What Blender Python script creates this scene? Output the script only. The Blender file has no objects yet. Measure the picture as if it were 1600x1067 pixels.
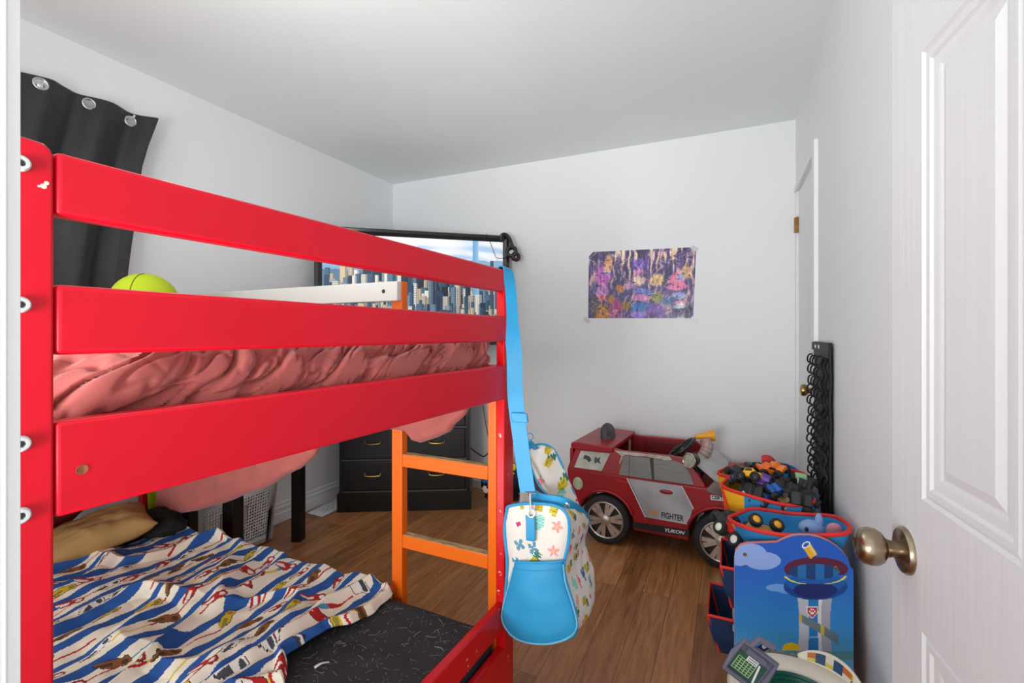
import bpy, bmesh, math, random
from math import sin, cos, pi, sqrt, atan, exp, floor as fl
from mathutils import Vector, Matrix, noise as mnoise
import numpy as np

S = bpy.context.scene
COL = S.collection
random.seed(7)

# ------------------------------------------------------------------ camera geometry of the room
F_PX, CX, HY, CAMH = 745.0, 800.0, 522.0, 1.16
YAW = atan(338.0 / 745.0)
CA, SA = cos(YAW), sin(YAW)
def _d(x, y):
    r = (x - CX) / F_PX; t = -(y - HY) / F_PX
    return Vector((CA * r - SA, SA * r + CA, t))
def onX(x, y, X):
    q = _d(x, y); k = X / q[0]; return Vector((X, q[1] * k, CAMH + q[2] * k))
def onY(x, y, Y):
    q = _d(x, y); k = Y / q[1]; return Vector((q[0] * k, Y, CAMH + q[2] * k))
def onZ(x, y, Z):
    q = _d(x, y); k = (Z - CAMH) / q[2]; return Vector((q[0] * k, q[1] * k, Z))

# ------------------------------------------------------------------ colour and materials
def lin(c):
    return tuple(((v / 255.0) / 12.92 if v / 255.0 <= 0.04045 else ((v / 255.0 + 0.055) / 1.055) ** 2.4) for v in c)

def new_mat(name):
    m = bpy.data.materials.new(name); m.use_nodes = True
    nt = m.node_tree; b = nt.nodes['Principled BSDF']
    return m, nt, b

def mat(name, rgb, rough=0.5, metal=0.0, var=0.0, vscale=8.0, bump=0.0, bscale=60.0, stretch=(1, 1, 1), rgb2=None, sheen=0.0, coat=0.0, spec=None):
    m, nt, b = new_mat(name)
    c = lin(rgb)
    b.inputs['Base Color'].default_value = (*c, 1)
    b.inputs['Roughness'].default_value = rough
    b.inputs['Metallic'].default_value = metal
    if spec is not None: b.inputs['Specular IOR Level'].default_value = spec
    if coat: b.inputs['Coat Weight'].default_value = coat
    if sheen:
        b.inputs['Sheen Weight'].default_value = sheen
    tc = nt.nodes.new('ShaderNodeTexCoord'); mp = nt.nodes.new('ShaderNodeMapping')
    mp.inputs['Scale'].default_value = stretch
    nt.links.new(tc.outputs['Object'], mp.inputs['Vector'])
    if var > 0:
        n = nt.nodes.new('ShaderNodeTexNoise'); n.inputs['Scale'].default_value = vscale; n.inputs['Detail'].default_value = 5
        nt.links.new(mp.outputs['Vector'], n.inputs['Vector'])
        mx = nt.nodes.new('ShaderNodeMix'); mx.data_type = 'RGBA'
        c2 = lin(rgb2) if rgb2 else tuple(v * (1 - var) for v in c)
        mx.inputs[6].default_value = (*c2, 1); mx.inputs[7].default_value = (*c, 1)
        rp = nt.nodes.new('ShaderNodeValToRGB'); rp.color_ramp.elements[0].position = 0.35; rp.color_ramp.elements[1].position = 0.62
        nt.links.new(n.outputs['Fac'], rp.inputs['Fac']); nt.links.new(rp.outputs['Color'], mx.inputs[0])
        nt.links.new(mx.outputs[2], b.inputs['Base Color'])
    if bump > 0:
        n2 = nt.nodes.new('ShaderNodeTexNoise'); n2.inputs['Scale'].default_value = bscale; n2.inputs['Detail'].default_value = 4
        nt.links.new(mp.outputs['Vector'], n2.inputs['Vector'])
        bp = nt.nodes.new('ShaderNodeBump'); bp.inputs['Strength'].default_value = bump; bp.inputs['Distance'].default_value = 0.01
        nt.links.new(n2.outputs['Fac'], bp.inputs['Height']); nt.links.new(bp.outputs['Normal'], b.inputs['Normal'])
    return m

def paint_mat(name, rough=0.7, emit=0.0, coat=0.0, bump=0.0, bscale=200):
    m, nt, b = new_mat(name)
    a = nt.nodes.new('ShaderNodeAttribute'); a.attribute_name = 'Col'
    nt.links.new(a.outputs['Color'], b.inputs['Base Color'])
    b.inputs['Roughness'].default_value = rough
    if coat: b.inputs['Coat Weight'].default_value = coat
    if emit:
        nt.links.new(a.outputs['Color'], b.inputs['Emission Color']); b.inputs['Emission Strength'].default_value = emit
    if bump:
        n2 = nt.nodes.new('ShaderNodeTexNoise'); n2.inputs['Scale'].default_value = bscale
        tc = nt.nodes.new('ShaderNodeTexCoord'); nt.links.new(tc.outputs['Object'], n2.inputs['Vector'])
        bp = nt.nodes.new('ShaderNodeBump'); bp.inputs['Strength'].default_value = bump; bp.inputs['Distance'].default_value = 0.005
        nt.links.new(n2.outputs['Fac'], bp.inputs['Height']); nt.links.new(bp.outputs['Normal'], b.inputs['Normal'])
    return m

def chipped(name, rgb, chip, rough, scale=38, thr=0.73, stretch=(1, 1, 1)):
    """gloss paint with small knocks where wood or primer shows"""
    m, nt, b = new_mat(name)
    tc = nt.nodes.new('ShaderNodeTexCoord'); mp = nt.nodes.new('ShaderNodeMapping'); mp.inputs['Scale'].default_value = stretch
    nt.links.new(tc.outputs['Object'], mp.inputs['Vector'])
    n = nt.nodes.new('ShaderNodeTexNoise'); n.inputs['Scale'].default_value = scale; n.inputs['Detail'].default_value = 6; n.inputs['Roughness'].default_value = 0.65
    nt.links.new(mp.outputs['Vector'], n.inputs['Vector'])
    rp = nt.nodes.new('ShaderNodeValToRGB'); rp.color_ramp.elements[0].position = thr; rp.color_ramp.elements[1].position = thr + 0.015
    nt.links.new(n.outputs['Fac'], rp.inputs['Fac'])
    n3 = nt.nodes.new('ShaderNodeTexNoise'); n3.inputs['Scale'].default_value = 5; nt.links.new(mp.outputs['Vector'], n3.inputs['Vector'])
    m1 = nt.nodes.new('ShaderNodeMix'); m1.data_type = 'RGBA'
    c = lin(rgb); m1.inputs[6].default_value = (*[v * 0.93 for v in c], 1); m1.inputs[7].default_value = (*[min(1, v * 1.05) for v in c], 1)
    nt.links.new(n3.outputs['Fac'], m1.inputs[0])
    m2 = nt.nodes.new('ShaderNodeMix'); m2.data_type = 'RGBA'
    nt.links.new(rp.outputs['Color'], m2.inputs[0]); nt.links.new(m1.outputs[2], m2.inputs[6]); m2.inputs[7].default_value = (*lin(chip), 1)
    nt.links.new(m2.outputs[2], b.inputs['Base Color'])
    b.inputs['Roughness'].default_value = rough; b.inputs['Specular IOR Level'].default_value = 0.35
    n4 = nt.nodes.new('ShaderNodeTexNoise'); n4.inputs['Scale'].default_value = 30; nt.links.new(mp.outputs['Vector'], n4.inputs['Vector'])
    bp = nt.nodes.new('ShaderNodeBump'); bp.inputs['Strength'].default_value = 0.12; bp.inputs['Distance'].default_value = 0.004
    nt.links.new(n4.outputs['Fac'], bp.inputs['Height']); nt.links.new(bp.outputs['Normal'], b.inputs['Normal'])
    return m

def floor_mat():
    m, nt, b = new_mat('laminate_planks'); N = nt.nodes; L = nt.links
    tc = N.new('ShaderNodeTexCoord'); mp = N.new('ShaderNodeMapping'); mp.inputs['Rotation'].default_value = (0, 0, pi / 2)
    L.new(tc.outputs['Object'], mp.inputs['Vector'])
    br = N.new('ShaderNodeTexBrick'); br.offset = 0.37; br.offset_frequency = 2; br.squash = 1
    br.inputs['Scale'].default_value = 1; br.inputs['Brick Width'].default_value = 1.1; br.inputs['Row Height'].default_value = 0.118
    br.inputs['Mortar Size'].default_value = 0.0011; br.inputs['Mortar Smooth'].default_value = 0.3; br.inputs['Bias'].default_value = 0.0
    br.inputs['Color1'].default_value = (0, 0, 0, 1); br.inputs['Color2'].default_value = (1, 1, 1, 1); br.inputs['Mortar'].default_value = (0.5, 0.5, 0.5, 1)
    L.new(mp.outputs['Vector'], br.inputs['Vector'])
    # grain: long streaks along the planks, shifted per plank
    mp2 = N.new('ShaderNodeMapping'); mp2.inputs['Scale'].default_value = (1.0, 0.085, 1.0); L.new(tc.outputs['Object'], mp2.inputs['Vector'])
    ad = N.new('ShaderNodeVectorMath'); ad.operation = 'MULTIPLY_ADD'; L.new(br.outputs['Color'], ad.inputs[0]); ad.inputs[1].default_value = (3.1, 7.7, 5.3); L.new(mp2.outputs['Vector'], ad.inputs[2])
    n1 = N.new('ShaderNodeTexNoise'); n1.inputs['Scale'].default_value = 26; n1.inputs['Detail'].default_value = 8; n1.inputs['Roughness'].default_value = 0.62; n1.inputs['Distortion'].default_value = 1.2
    L.new(ad.outputs[0], n1.inputs['Vector'])
    n2 = N.new('ShaderNodeTexNoise'); n2.inputs['Scale'].default_value = 95; n2.inputs['Detail'].default_value = 3; L.new(ad.outputs[0], n2.inputs['Vector'])
    rp = N.new('ShaderNodeValToRGB'); e = rp.color_ramp.elements
    e[0].position = 0.28; e[0].color = (*lin((112, 70, 40)), 1); e[1].position = 0.75; e[1].color = (*lin((198, 142, 92)), 1)
    k = rp.color_ramp.elements.new(0.5); k.color = (*lin((164, 108, 64)), 1)
    mx = N.new('ShaderNodeMix'); mx.data_type = 'FLOAT'; mx.inputs[0].default_value = 0.3; L.new(n1.outputs['Fac'], mx.inputs[2]); L.new(n2.outputs['Fac'], mx.inputs[3])
    L.new(mx.outputs[0], rp.inputs['Fac'])
    hs = N.new('ShaderNodeHueSaturation'); L.new(rp.outputs['Color'], hs.inputs['Color'])
    mr = N.new('ShaderNodeMapRange'); mr.inputs['To Min'].default_value = 0.74; mr.inputs['To Max'].default_value = 1.18; L.new(br.outputs['Color'], mr.inputs['Value']); L.new(mr.outputs['Result'], hs.inputs['Value'])
    m3 = N.new('ShaderNodeMix'); m3.data_type = 'RGBA'; L.new(br.outputs['Fac'], m3.inputs[0]); L.new(hs.outputs['Color'], m3.inputs[6]); m3.inputs[7].default_value = (*lin((80, 48, 28)), 1)
    L.new(m3.outputs[2], b.inputs['Base Color']); b.inputs['Roughness'].default_value = 0.36
    bp = N.new('ShaderNodeBump'); bp.inputs['Strength'].default_value = 0.1; bp.inputs['Distance'].default_value = 0.003; L.new(n2.outputs['Fac'], bp.inputs['Height']); L.new(bp.outputs['Normal'], b.inputs['Normal'])
    return m

def hair_sheet_mat():
    """black fitted sheet with pale lint and hairs stuck to it"""
    m, nt, b = new_mat('black_sheet_lint'); N = nt.nodes; L = nt.links
    tc = N.new('ShaderNodeTexCoord')
    base = N.new('ShaderNodeTexNoise'); base.inputs['Scale'].default_value = 14; base.inputs['Detail'].default_value = 5; L.new(tc.outputs['Object'], base.inputs['Vector'])
    rp = N.new('ShaderNodeValToRGB'); rp.color_ramp.elements[0].color = (*lin((30, 31, 34)), 1); rp.color_ramp.elements[1].color = (*lin((58, 59, 63)), 1)
    L.new(base.outputs['Fac'], rp.inputs['Fac'])
    prev = rp.outputs['Color']
    for ang, sc, seed in ((0.5, 55, 0), (1.7, 60, 3), (2.6, 48, 7), (-0.4, 70, 9)):
        mp = N.new('ShaderNodeMapping'); mp.inputs['Rotation'].default_value = (0, 0, ang); mp.inputs['Location'].default_value = (seed, seed * 2, 0); mp.inputs['Scale'].default_value = (1, 0.12, 1)
        wn = N.new('ShaderNodeTexNoise'); wn.inputs['Scale'].default_value = 9; L.new(tc.outputs['Object'], wn.inputs['Vector'])
        av = N.new('ShaderNodeVectorMath'); av.operation = 'MULTIPLY_ADD'; L.new(wn.outputs['Color'], av.inputs[0]); av.inputs[1].default_value = (0.05, 0.05, 0); L.new(tc.outputs['Object'], av.inputs[2])
        L.new(av.outputs[0], mp.inputs['Vector'])
        n = N.new('ShaderNodeTexNoise'); n.inputs['Scale'].default_value = sc * 2.6; n.inputs['Detail'].default_value = 1; L.new(mp.outputs['Vector'], n.inputs['Vector'])
        r2 = N.new('ShaderNodeValToRGB'); r2.color_ramp.elements[0].position = 0.80; r2.color_ramp.elements[1].position = 0.86
        L.new(n.outputs['Fac'], r2.inputs['Fac'])
        mx = N.new('ShaderNodeMix'); mx.data_type = 'RGBA'; L.new(r2.outputs['Color'], mx.inputs[0]); L.new(prev, mx.inputs[6]); mx.inputs[7].default_value = (*lin((150, 148, 145)), 1)
        prev = mx.outputs[2]
    L.new(prev, b.inputs['Base Color']); b.inputs['Roughness'].default_value = 0.9
    return m

# ------------------------------------------------------------------ mesh builder
class MB:
    def __init__(s, T=None): s.v = []; s.f = []; s.mi = []; s.T = T or Matrix.Identity(4); s.cur = 0
    def add(s, vs, fs, T=None):
        o = len(s.v); M = s.T @ T if T is not None else s.T
        for p in vs: s.v.append(M @ Vector(p))
        for f in fs: s.f.append(tuple(i + o for i in f)); s.mi.append(s.cur)
        return s
    def box(s, x0, x1, y0, y1, z0, z1, T=None):
        vs = [(x, y, z) for z in (z0, z1) for y in (y0, y1) for x in (x0, x1)]
        return s.add(vs, [(0, 2, 3, 1), (4, 5, 7, 6), (0, 1, 5, 4), (2, 6, 7, 3), (0, 4, 6, 2), (1, 3, 7, 5)], T)
    def hexa(s, b, t):
        return s.add(list(b) + list(t), [(3, 2, 1, 0), (4, 5, 6, 7), (0, 1, 5, 4), (1, 2, 6, 5), (2, 3, 7, 6), (3, 0, 4, 7)])
    def prism(s, poly, a0, a1, f):
        n = len(poly); vs = [f(p[0], p[1], a0) for p in poly] + [f(p[0], p[1], a1) for p in poly]
        fs = [tuple(range(n - 1, -1, -1)), tuple(range(n, 2 * n))] + [(i, (i + 1) % n, n + (i + 1) % n, n + i) for i in range(n)]
        return s.add(vs, fs)
    def tube(s, pts, r, n=8, closed=False, cap=True):
        pts = [Vector(p) for p in pts]; N = len(pts); rs = r if isinstance(r, (list, tuple)) else [r] * N
        vs = []; up = None
        for i, p in enumerate(pts):
            a = pts[(i - 1) % N] if (closed or i > 0) else p; c = pts[(i + 1) % N] if (closed or i < N - 1) else p
            t = (c - a).normalized() if (c - a).length > 1e-9 else Vector((0, 0, 1))
            if up is None:
                up = Vector((0, 0, 1)) if abs(t.z) < 0.9 else Vector((1, 0, 0))
            sd = t.cross(up)
            if sd.length < 1e-6: sd = t.cross(Vector((0.3, 1, 0.2)))
            sd.normalize(); up = sd.cross(t).normalized()
            for k in range(n):
                q = 2 * pi * k / n; vs.append(p + (sd * cos(q) + up * sin(q)) * rs[i])
        fs = []
        for i in range(N if closed else N - 1):
            j = (i + 1) % N
            for k in range(n): fs.append((i * n + k, i * n + (k + 1) % n, j * n + (k + 1) % n, j * n + k))
        if cap and not closed: fs += [tuple(range(n - 1, -1, -1)), tuple(range((N - 1) * n, N * n))]
        return s.add(vs, fs)
    def strap(s, pts, wdirs, w, th):
        """flat band along pts; wdirs gives the width direction at each point"""
        P = [Vector(p) for p in pts]; N = len(P); vs = []
        for i in range(N):
            t = (P[min(i + 1, N - 1)] - P[max(i - 1, 0)]).normalized(); wd = Vector(wdirs[i] if isinstance(wdirs, list) else wdirs).normalized()
            nn = t.cross(wd).normalized(); ww = w[i] if isinstance(w, list) else w
            for a, b in ((-1, -1), (1, -1), (1, 1), (-1, 1)): vs.append(P[i] + wd * a * ww / 2 + nn * b * th / 2)
        fs = [(3, 2, 1, 0), tuple(range(4 * N - 4, 4 * N))]
        for i in range(N - 1):
            for k in range(4): fs.append((4 * i + k, 4 * i + (k + 1) % 4, 4 * i + 4 + (k + 1) % 4, 4 * i + 4 + k))
        return s.add(vs, fs)
    def lathe(s, prof, n=24, T=None, cap=True):
        vs = [(r * cos(2 * pi * k / n), r * sin(2 * pi * k / n), h) for r, h in prof for k in range(n)]
        fs = []
        for i in range(len(prof) - 1):
            for k in range(n): fs.append((i * n + k, i * n + (k + 1) % n, (i + 1) * n + (k + 1) % n, (i + 1) * n + k))
        if cap: fs += [tuple(range(n - 1, -1, -1)), tuple(range((len(prof) - 1) * n, len(prof) * n))]
        return s.add(vs, fs, T)
    def torus(s, R, r, T=None, n=24, k=8, arc=2 * pi):
        vs = []; full = arc > 2 * pi - 0.01; m = n if full else n + 1
        for i in range(m):
            a = arc * i / n
            for j in range(k):
                b = 2 * pi * j / k; vs.append(((R + r * cos(b)) * cos(a), (R + r * cos(b)) * sin(a), r * sin(b)))
        fs = [(i * k + j, ((i + 1) % m) * k + j, ((i + 1) % m) * k + (j + 1) % k, i * k + (j + 1) % k) for i in range(n) for j in range(k)]
        return s.add(vs, fs, T)
    def sphere(s, c, rx, ry=None, rz=None, n=20, m=12, T=None, f=None):
        ry = ry or rx; rz = rz or rx; vs = []
        for i in range(m + 1):
            th = pi * i / m
            for k in range(n):
                ph = 2 * pi * k / n; q = Vector((sin(th) * cos(ph), sin(th) * sin(ph), cos(th)))
                g = f(q) if f else 1.0
                vs.append((c[0] + rx * q.x * g, c[1] + ry * q.y * g, c[2] + rz * q.z * g))
        fs = [(i * n + k, (i + 1) * n + k, (i + 1) * n + (k + 1) % n, i * n + (k + 1) % n) for i in range(m) for k in range(n)]
        return s.add(vs, fs, T)
    def grid(s, fn, nu, nv, skip=None, wrap=False):
        vs = [fn(i / nu, j / nv) for j in range(nv + 1) for i in range(nu + 1)]
        fs = []
        for j in range(nv):
            for i in range(nu):
                if skip and skip((i + .5) / nu, (j + .5) / nv): continue
                a = j * (nu + 1) + i; fs.append((a, a + 1, a + nu + 2, a + nu + 1))
        return s.add(vs, fs)
    def build(s, name, m, parent=None, bevel=0.0, seg=2, ang=35, solid=0.0, sub=0, col=None, merge=True):
        inv = Matrix.Identity(4)
        if parent is not None: inv = ROOT_INV.get(parent.name, Matrix.Identity(4))
        me = bpy.data.meshes.new(name); me.from_pydata([inv @ p for p in s.v], [], s.f)
        for mm in (m if isinstance(m, list) else [m]): me.materials.append(mm)
        for p, i in zip(me.polygons, s.mi): p.material_index = i
        if col is not None:
            at = me.color_attributes.new('Col', 'FLOAT_COLOR', 'CORNER')
            arr = np.ones((len(me.loops), 4), dtype=np.float32); c = np.asarray(col, dtype=np.float32) / 255.0
            c = np.where(c <= 0.04045, c / 12.92, ((c + 0.055) / 1.055) ** 2.4)
            lt = np.empty(len(me.polygons), dtype=np.int32); me.polygons.foreach_get('loop_total', lt)
            arr[:, :3] = np.repeat(c, lt, axis=0); at.data.foreach_set('color', arr.ravel())
        else:
            bm = bmesh.new(); bm.from_mesh(me)
            if merge: bmesh.ops.remove_doubles(bm, verts=bm.verts, dist=1e-5)
            bmesh.ops.recalc_face_normals(bm, faces=bm.faces); bm.to_mesh(me); bm.free()
        me.polygons.foreach_set('use_smooth', [True] * len(me.polygons)); me.set_sharp_from_angle(angle=math.radians(ang))
        o = bpy.data.objects.new(name, me); COL.objects.link(o)
        if parent is not None:
            o.parent = parent; ROOT_INV[o.name] = inv
        if solid: d = o.modifiers.new('thickness', 'SOLIDIFY'); d.thickness = abs(solid); d.offset = -1 if solid > 0 else 1
        if bevel: d = o.modifiers.new('edge', 'BEVEL'); d.width = bevel; d.segments = seg; d.limit_method = 'ANGLE'; d.angle_limit = math.radians(30)
        if sub: d = o.modifiers.new('smooth', 'SUBSURF'); d.levels = sub; d.render_levels = sub
        return o
ROOT_INV = {}

def props(o, label, cat, group=None, kind=None):
    o['label'] = label; o['category'] = cat
    if group: o['group'] = group
    if kind: o['kind'] = kind
    return o
def thing(name, label, cat, loc=(0, 0, 0), group=None):
    o = bpy.data.objects.new(name, None); COL.objects.link(o); o.location = loc; o.empty_display_size = 0.05
    ROOT_INV[o.name] = Matrix.Translation(-Vector(loc))
    return props(o, label, cat, group)
def single(mb, name, m, label, cat, group=None, **k):
    return props(mb.build(name, m, None, **k), label, cat, group)
def structure(o): o['kind'] = 'structure'; return o
def frame_T(o, ax, ay, az):
    M = Matrix.Identity(4)
    for i, a in enumerate((ax, ay, az)):
        for r in range(3): M[r][i] = a[r]
    for r in range(3): M[r][3] = o[r]
    return M
def axisT(o, d):
    """local z along d"""
    d = Vector(d).normalized(); a = d.orthogonal().normalized(); return frame_T(Vector(o), a, d.cross(a), d)
def nz(x, y, z=0.0): return mnoise.noise(Vector((x, y, z)))
def sstep(a, b, x):
    t = min(1, max(0, (x - a) / (b - a))); return t * t * (3 - 2 * t)
def mixc(a, b, t): return tuple(p + (q - p) * t for p, q in zip(a, b))
def interp(pts, x):
    if x <= pts[0][0]: return pts[0][1]
    for (x0, y0), (x1, y1) in zip(pts, pts[1:]):
        if x <= x1: return y0 + (y1 - y0) * (x - x0) / (x1 - x0)
    return pts[-1][1]
def smooth_path(pts, n=8):
    P = [Vector(p) for p in pts]; out = []
    for i in range(len(P) - 1):
        p0 = P[max(i - 1, 0)]; p1 = P[i]; p2 = P[i + 1]; p3 = P[min(i + 2, len(P) - 1)]
        for k in range(n):
            t = k / n
            out.append(0.5 * ((2 * p1) + (p2 - p0) * t + (2 * p0 - 5 * p1 + 4 * p2 - p3) * t * t + (3 * p1 - p0 - 3 * p2 + p3) * t ** 3))
    return out + [P[-1]]

# ------------------------------------------------------------------ shared materials
M_wall = mat('wall_paint', (236, 238, 240), 0.55, var=0.02, vscale=1.3, bump=0.03, bscale=180)
M_ceil = mat('ceiling_paint', (236, 241, 241), 0.8, var=0.015, vscale=1.0, bump=0.05, bscale=220)
M_trim = mat('white_trim', (236, 237, 238), 0.4, bump=0.02, bscale=60)
M_door = mat('white_door_skin', (214, 216, 219), 0.42, bump=0.10, bscale=46, stretch=(1, 1, 0.05))
M_floor = floor_mat()
M_red = chipped('red_gloss_paint', (208, 9, 36), (236, 200, 178), 0.34, scale=60, thr=0.79)
M_redworn = chipped('red_gloss_paint_worn', (206, 10, 22), (240, 225, 205), 0.28, scale=46, thr=0.665)
M_orange = chipped('orange_gloss_paint', (226, 102, 14), (214, 188, 128), 0.36, scale=50, thr=0.74)
M_rawwood = mat('worn_bare_wood', (196, 172, 118), 0.75, var=0.5, vscale=22, rgb2=(142, 112, 66), stretch=(1, 6, 6))
M_whitewood = chipped('white_painted_board', (206, 206, 201), (140, 130, 112), 0.6, scale=45, thr=0.73)
M_washer = mat('pale_plastic_cap', (205, 214, 214), 0.4)
M_dark = mat('dark_socket', (42, 40, 38), 0.5)
M_black = mat('black_lacquer', (19, 19, 20), 0.35, var=0.25, vscale=6)
M_blacks = mat('black_plastic', (27, 27, 29), 0.35)
M_brass = mat('aged_brass', (176, 138, 82), 0.28, metal=1.0, var=0.3, vscale=20)
M_bronze = mat('satin_bronze', (156, 140, 120), 0.26, metal=1.0, var=0.15, vscale=9)
M_chrome = mat('chrome', (208, 200, 192), 0.18, metal=1.0)
M_steel = mat('nickel', (214, 214, 212), 0.22, metal=1.0)
M_pink = mat('dusty_rose_quilt', (172, 86, 80), 0.78, var=0.12, vscale=14, bump=0.05, bscale=300, sheen=0.2)
M_curtain = mat('black_curtain_cloth', (26, 26, 27), 0.42, var=0.25, vscale=5, bump=0.25, bscale=160, stretch=(1, 0.3, 4), sheen=0.15)
M_rubber = mat('tyre_rubber', (38, 38, 39), 0.75, var=0.25, vscale=20)
M_bagblue = mat('turquoise_faux_leather', (38, 154, 208), 0.5, var=0.12, vscale=7, bump=0.08, bscale=250)
M_lime = mat('lime_fabric', (172, 190, 12), 0.8, bump=0.1, bscale=250)
M_paper = mat('white_paper', (232, 235, 240), 0.7)
P_cloth = paint_mat('printed_fleece', 0.9, bump=0.15, bscale=500)
P_bag = paint_mat('printed_canvas', 0.7)
P_gloss = paint_mat('glossy_print', 0.3, coat=0.2)
P_panel = paint_mat('printed_board', 0.38)
P_screen = paint_mat('lit_screen', 0.25, emit=0.30)
P_plain = paint_mat('printed_plastic', 0.45)

# ------------------------------------------------------------------ the room
LX, RX, BY, NY, CZ = -2.53, 0.355, 3.19, 0.14, 2.40
structure(MB().box(LX - .1, RX + .1, -.7, BY + .1, -.06, 0).build('floor', M_floor))
structure(MB().box(LX - .1, RX + .1, NY - .1, BY + .1, CZ, CZ + .06).build('ceiling', M_ceil))
structure(MB().box(LX - .1, RX + .1, BY, BY + .1, 0, CZ).build('wall_back', M_wall))
WY0, WY1, WZ0, WZ1 = 0.45, 1.233, 0.95, 2.02
w = MB()
w.box(LX - .1, LX, NY - .1, WY0, 0, CZ); w.box(LX - .1, LX, WY1, BY, 0, CZ); w.box(LX - .1, LX, WY0, WY1, 0, WZ0); w.box(LX - .1, LX, WY0, WY1, WZ1, CZ)
structure(w.build('wall_left', M_wall, merge=False))
DY0, DY1, DZ = 2.489, 3.165, 1.977
w = MB(); w.box(RX, RX + .1, NY - .1, DY0, 0, CZ); w.box(RX, RX + .1, DY1, BY, 0, CZ); w.box(RX, RX + .1, DY0, DY1, DZ, CZ)
structure(w.build('wall_right', M_wall, merge=False))
# doorway jamb on the left edge of the picture, with its stop bead
w = MB(); w.box(-.43, -.3885, NY - .1, NY - .0005, 0, 2.05); w.tube([(-.3888, .1325, 0), (-.3888, .1325, 2.05)], .0013, 8)
structure(w.build('trim_1', M_trim, bevel=.0015, merge=False))
# window behind the curtain
wn = structure(MB().box(LX - .085, LX - .075, WY0 + .04, WY1 - .04, WZ0 + .04, WZ1 - .04).build('window_1', mat('window_glass', (196, 206, 214), 0.05)))
f = MB(); f.box(LX - .095, LX - .05, WY0, WY0 + .045, WZ0, WZ1); f.box(LX - .095, LX - .05, WY1 - .045, WY1, WZ0, WZ1); f.box(LX - .095, LX - .05, WY0 + .045, WY1 - .045, WZ0, WZ0 + .045); f.box(LX - .095, LX - .05, WY0 + .045, WY1 - .045, WZ1 - .045, WZ1)
f.build('window_frame', M_trim, wn, merge=False)
f = MB(); c0, c1 = .063, .012
f.box(LX, LX + c1, WY0 - c0, WY0, WZ0 - c0, WZ1 + c0); f.box(LX, LX + c1, WY1, WY1 + c0, WZ0 - c0, WZ1 + c0); f.box(LX, LX + c1, WY0, WY1, WZ1, WZ1 + c0); f.box(LX, LX + c1 + .01, WY0, WY1, WZ0 - c0, WZ0)
f.build('window_casing', M_trim, wn, bevel=.002, merge=False)

def baseboard(name, p0, p1, nrm):
    prof = [(0, 0), (.017, 0), (.017, .055), (.013, .062), (.013, .078), (.016, .083), (.015, .09), (.008, .098), (.008, .112), (.004, .12), (0, .122)]
    p0 = Vector(p0); p1 = Vector(p1); n = Vector(nrm); m = MB()
    m.prism(prof, 0, 1, lambda a, b, t: p0.lerp(p1, t) + n * a + Vector((0, 0, b)))
    return structure(m.build(name, M_trim, ang=20))
baseboard('baseboard_left', (LX, NY, 0), (LX, BY, 0), (1, 0, 0))
baseboard('baseboard_back', (LX, BY, 0), (RX, BY, 0), (0, -1, 0))
baseboard('baseboard_right', (RX, NY, 0), (RX, DY0 - .07, 0), (-1, 0, 0))

# closet door in the right wall, its casing, hinge and knob
d1 = structure(MB().box(RX + .012, RX + .047, DY0 + .006, DY1 - .004, .01, DZ - .006).build('door_1', M_wall, bevel=.002))
kp = Vector((RX + .012, DY0 + .058, .903))
MB().lathe([(.0, 0), (.031, 0), (.031, .004), (.026, .008), (.011, .011)], 24, axisT(kp, (-1, 0, 0))).build('rosette', mat('pale_rosette', (196, 190, 176), .3, metal=.9), d1)
MB().lathe([(.010, .009), (.011, .03), (.018, .035), (.0265, .044), (.028, .052), (.025, .062), (.014, .066), (0, .067)], 24, axisT(kp, (-1, 0, 0)), cap=False).build('door_knob', M_brass, d1)
hg = MB(); hz = 1.785
hg.box(RX - .004, RX + .012, DY1 - .012, DY1 - .002, hz - .045, hz + .045)
for k in range(5): hg.lathe([(0, 0), (.0055, 0), (.0055, .0165), (0, .0165)], 12, Matrix.Translation((RX - .006, DY1 - .002, hz - .045 + k * .018)), cap=False)
hg.build('hinge', M_brass, d1, merge=False)
w = MB(); w.box(RX - .017, RX, DY0 - .062, DY0 - .002, 0, DZ + .03); w.box(RX - .004, RX + .012, DY0 - .004, DY0 + .004, 0, DZ)
w.box(RX - .009, RX, DY0, BY - .001, DZ, DZ + .03)
w.box(RX - .004, RX, DY1 - .003, BY - .001, 0, DZ)
structure(w.build('trim_2', M_trim, bevel=.003, merge=False))

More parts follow.
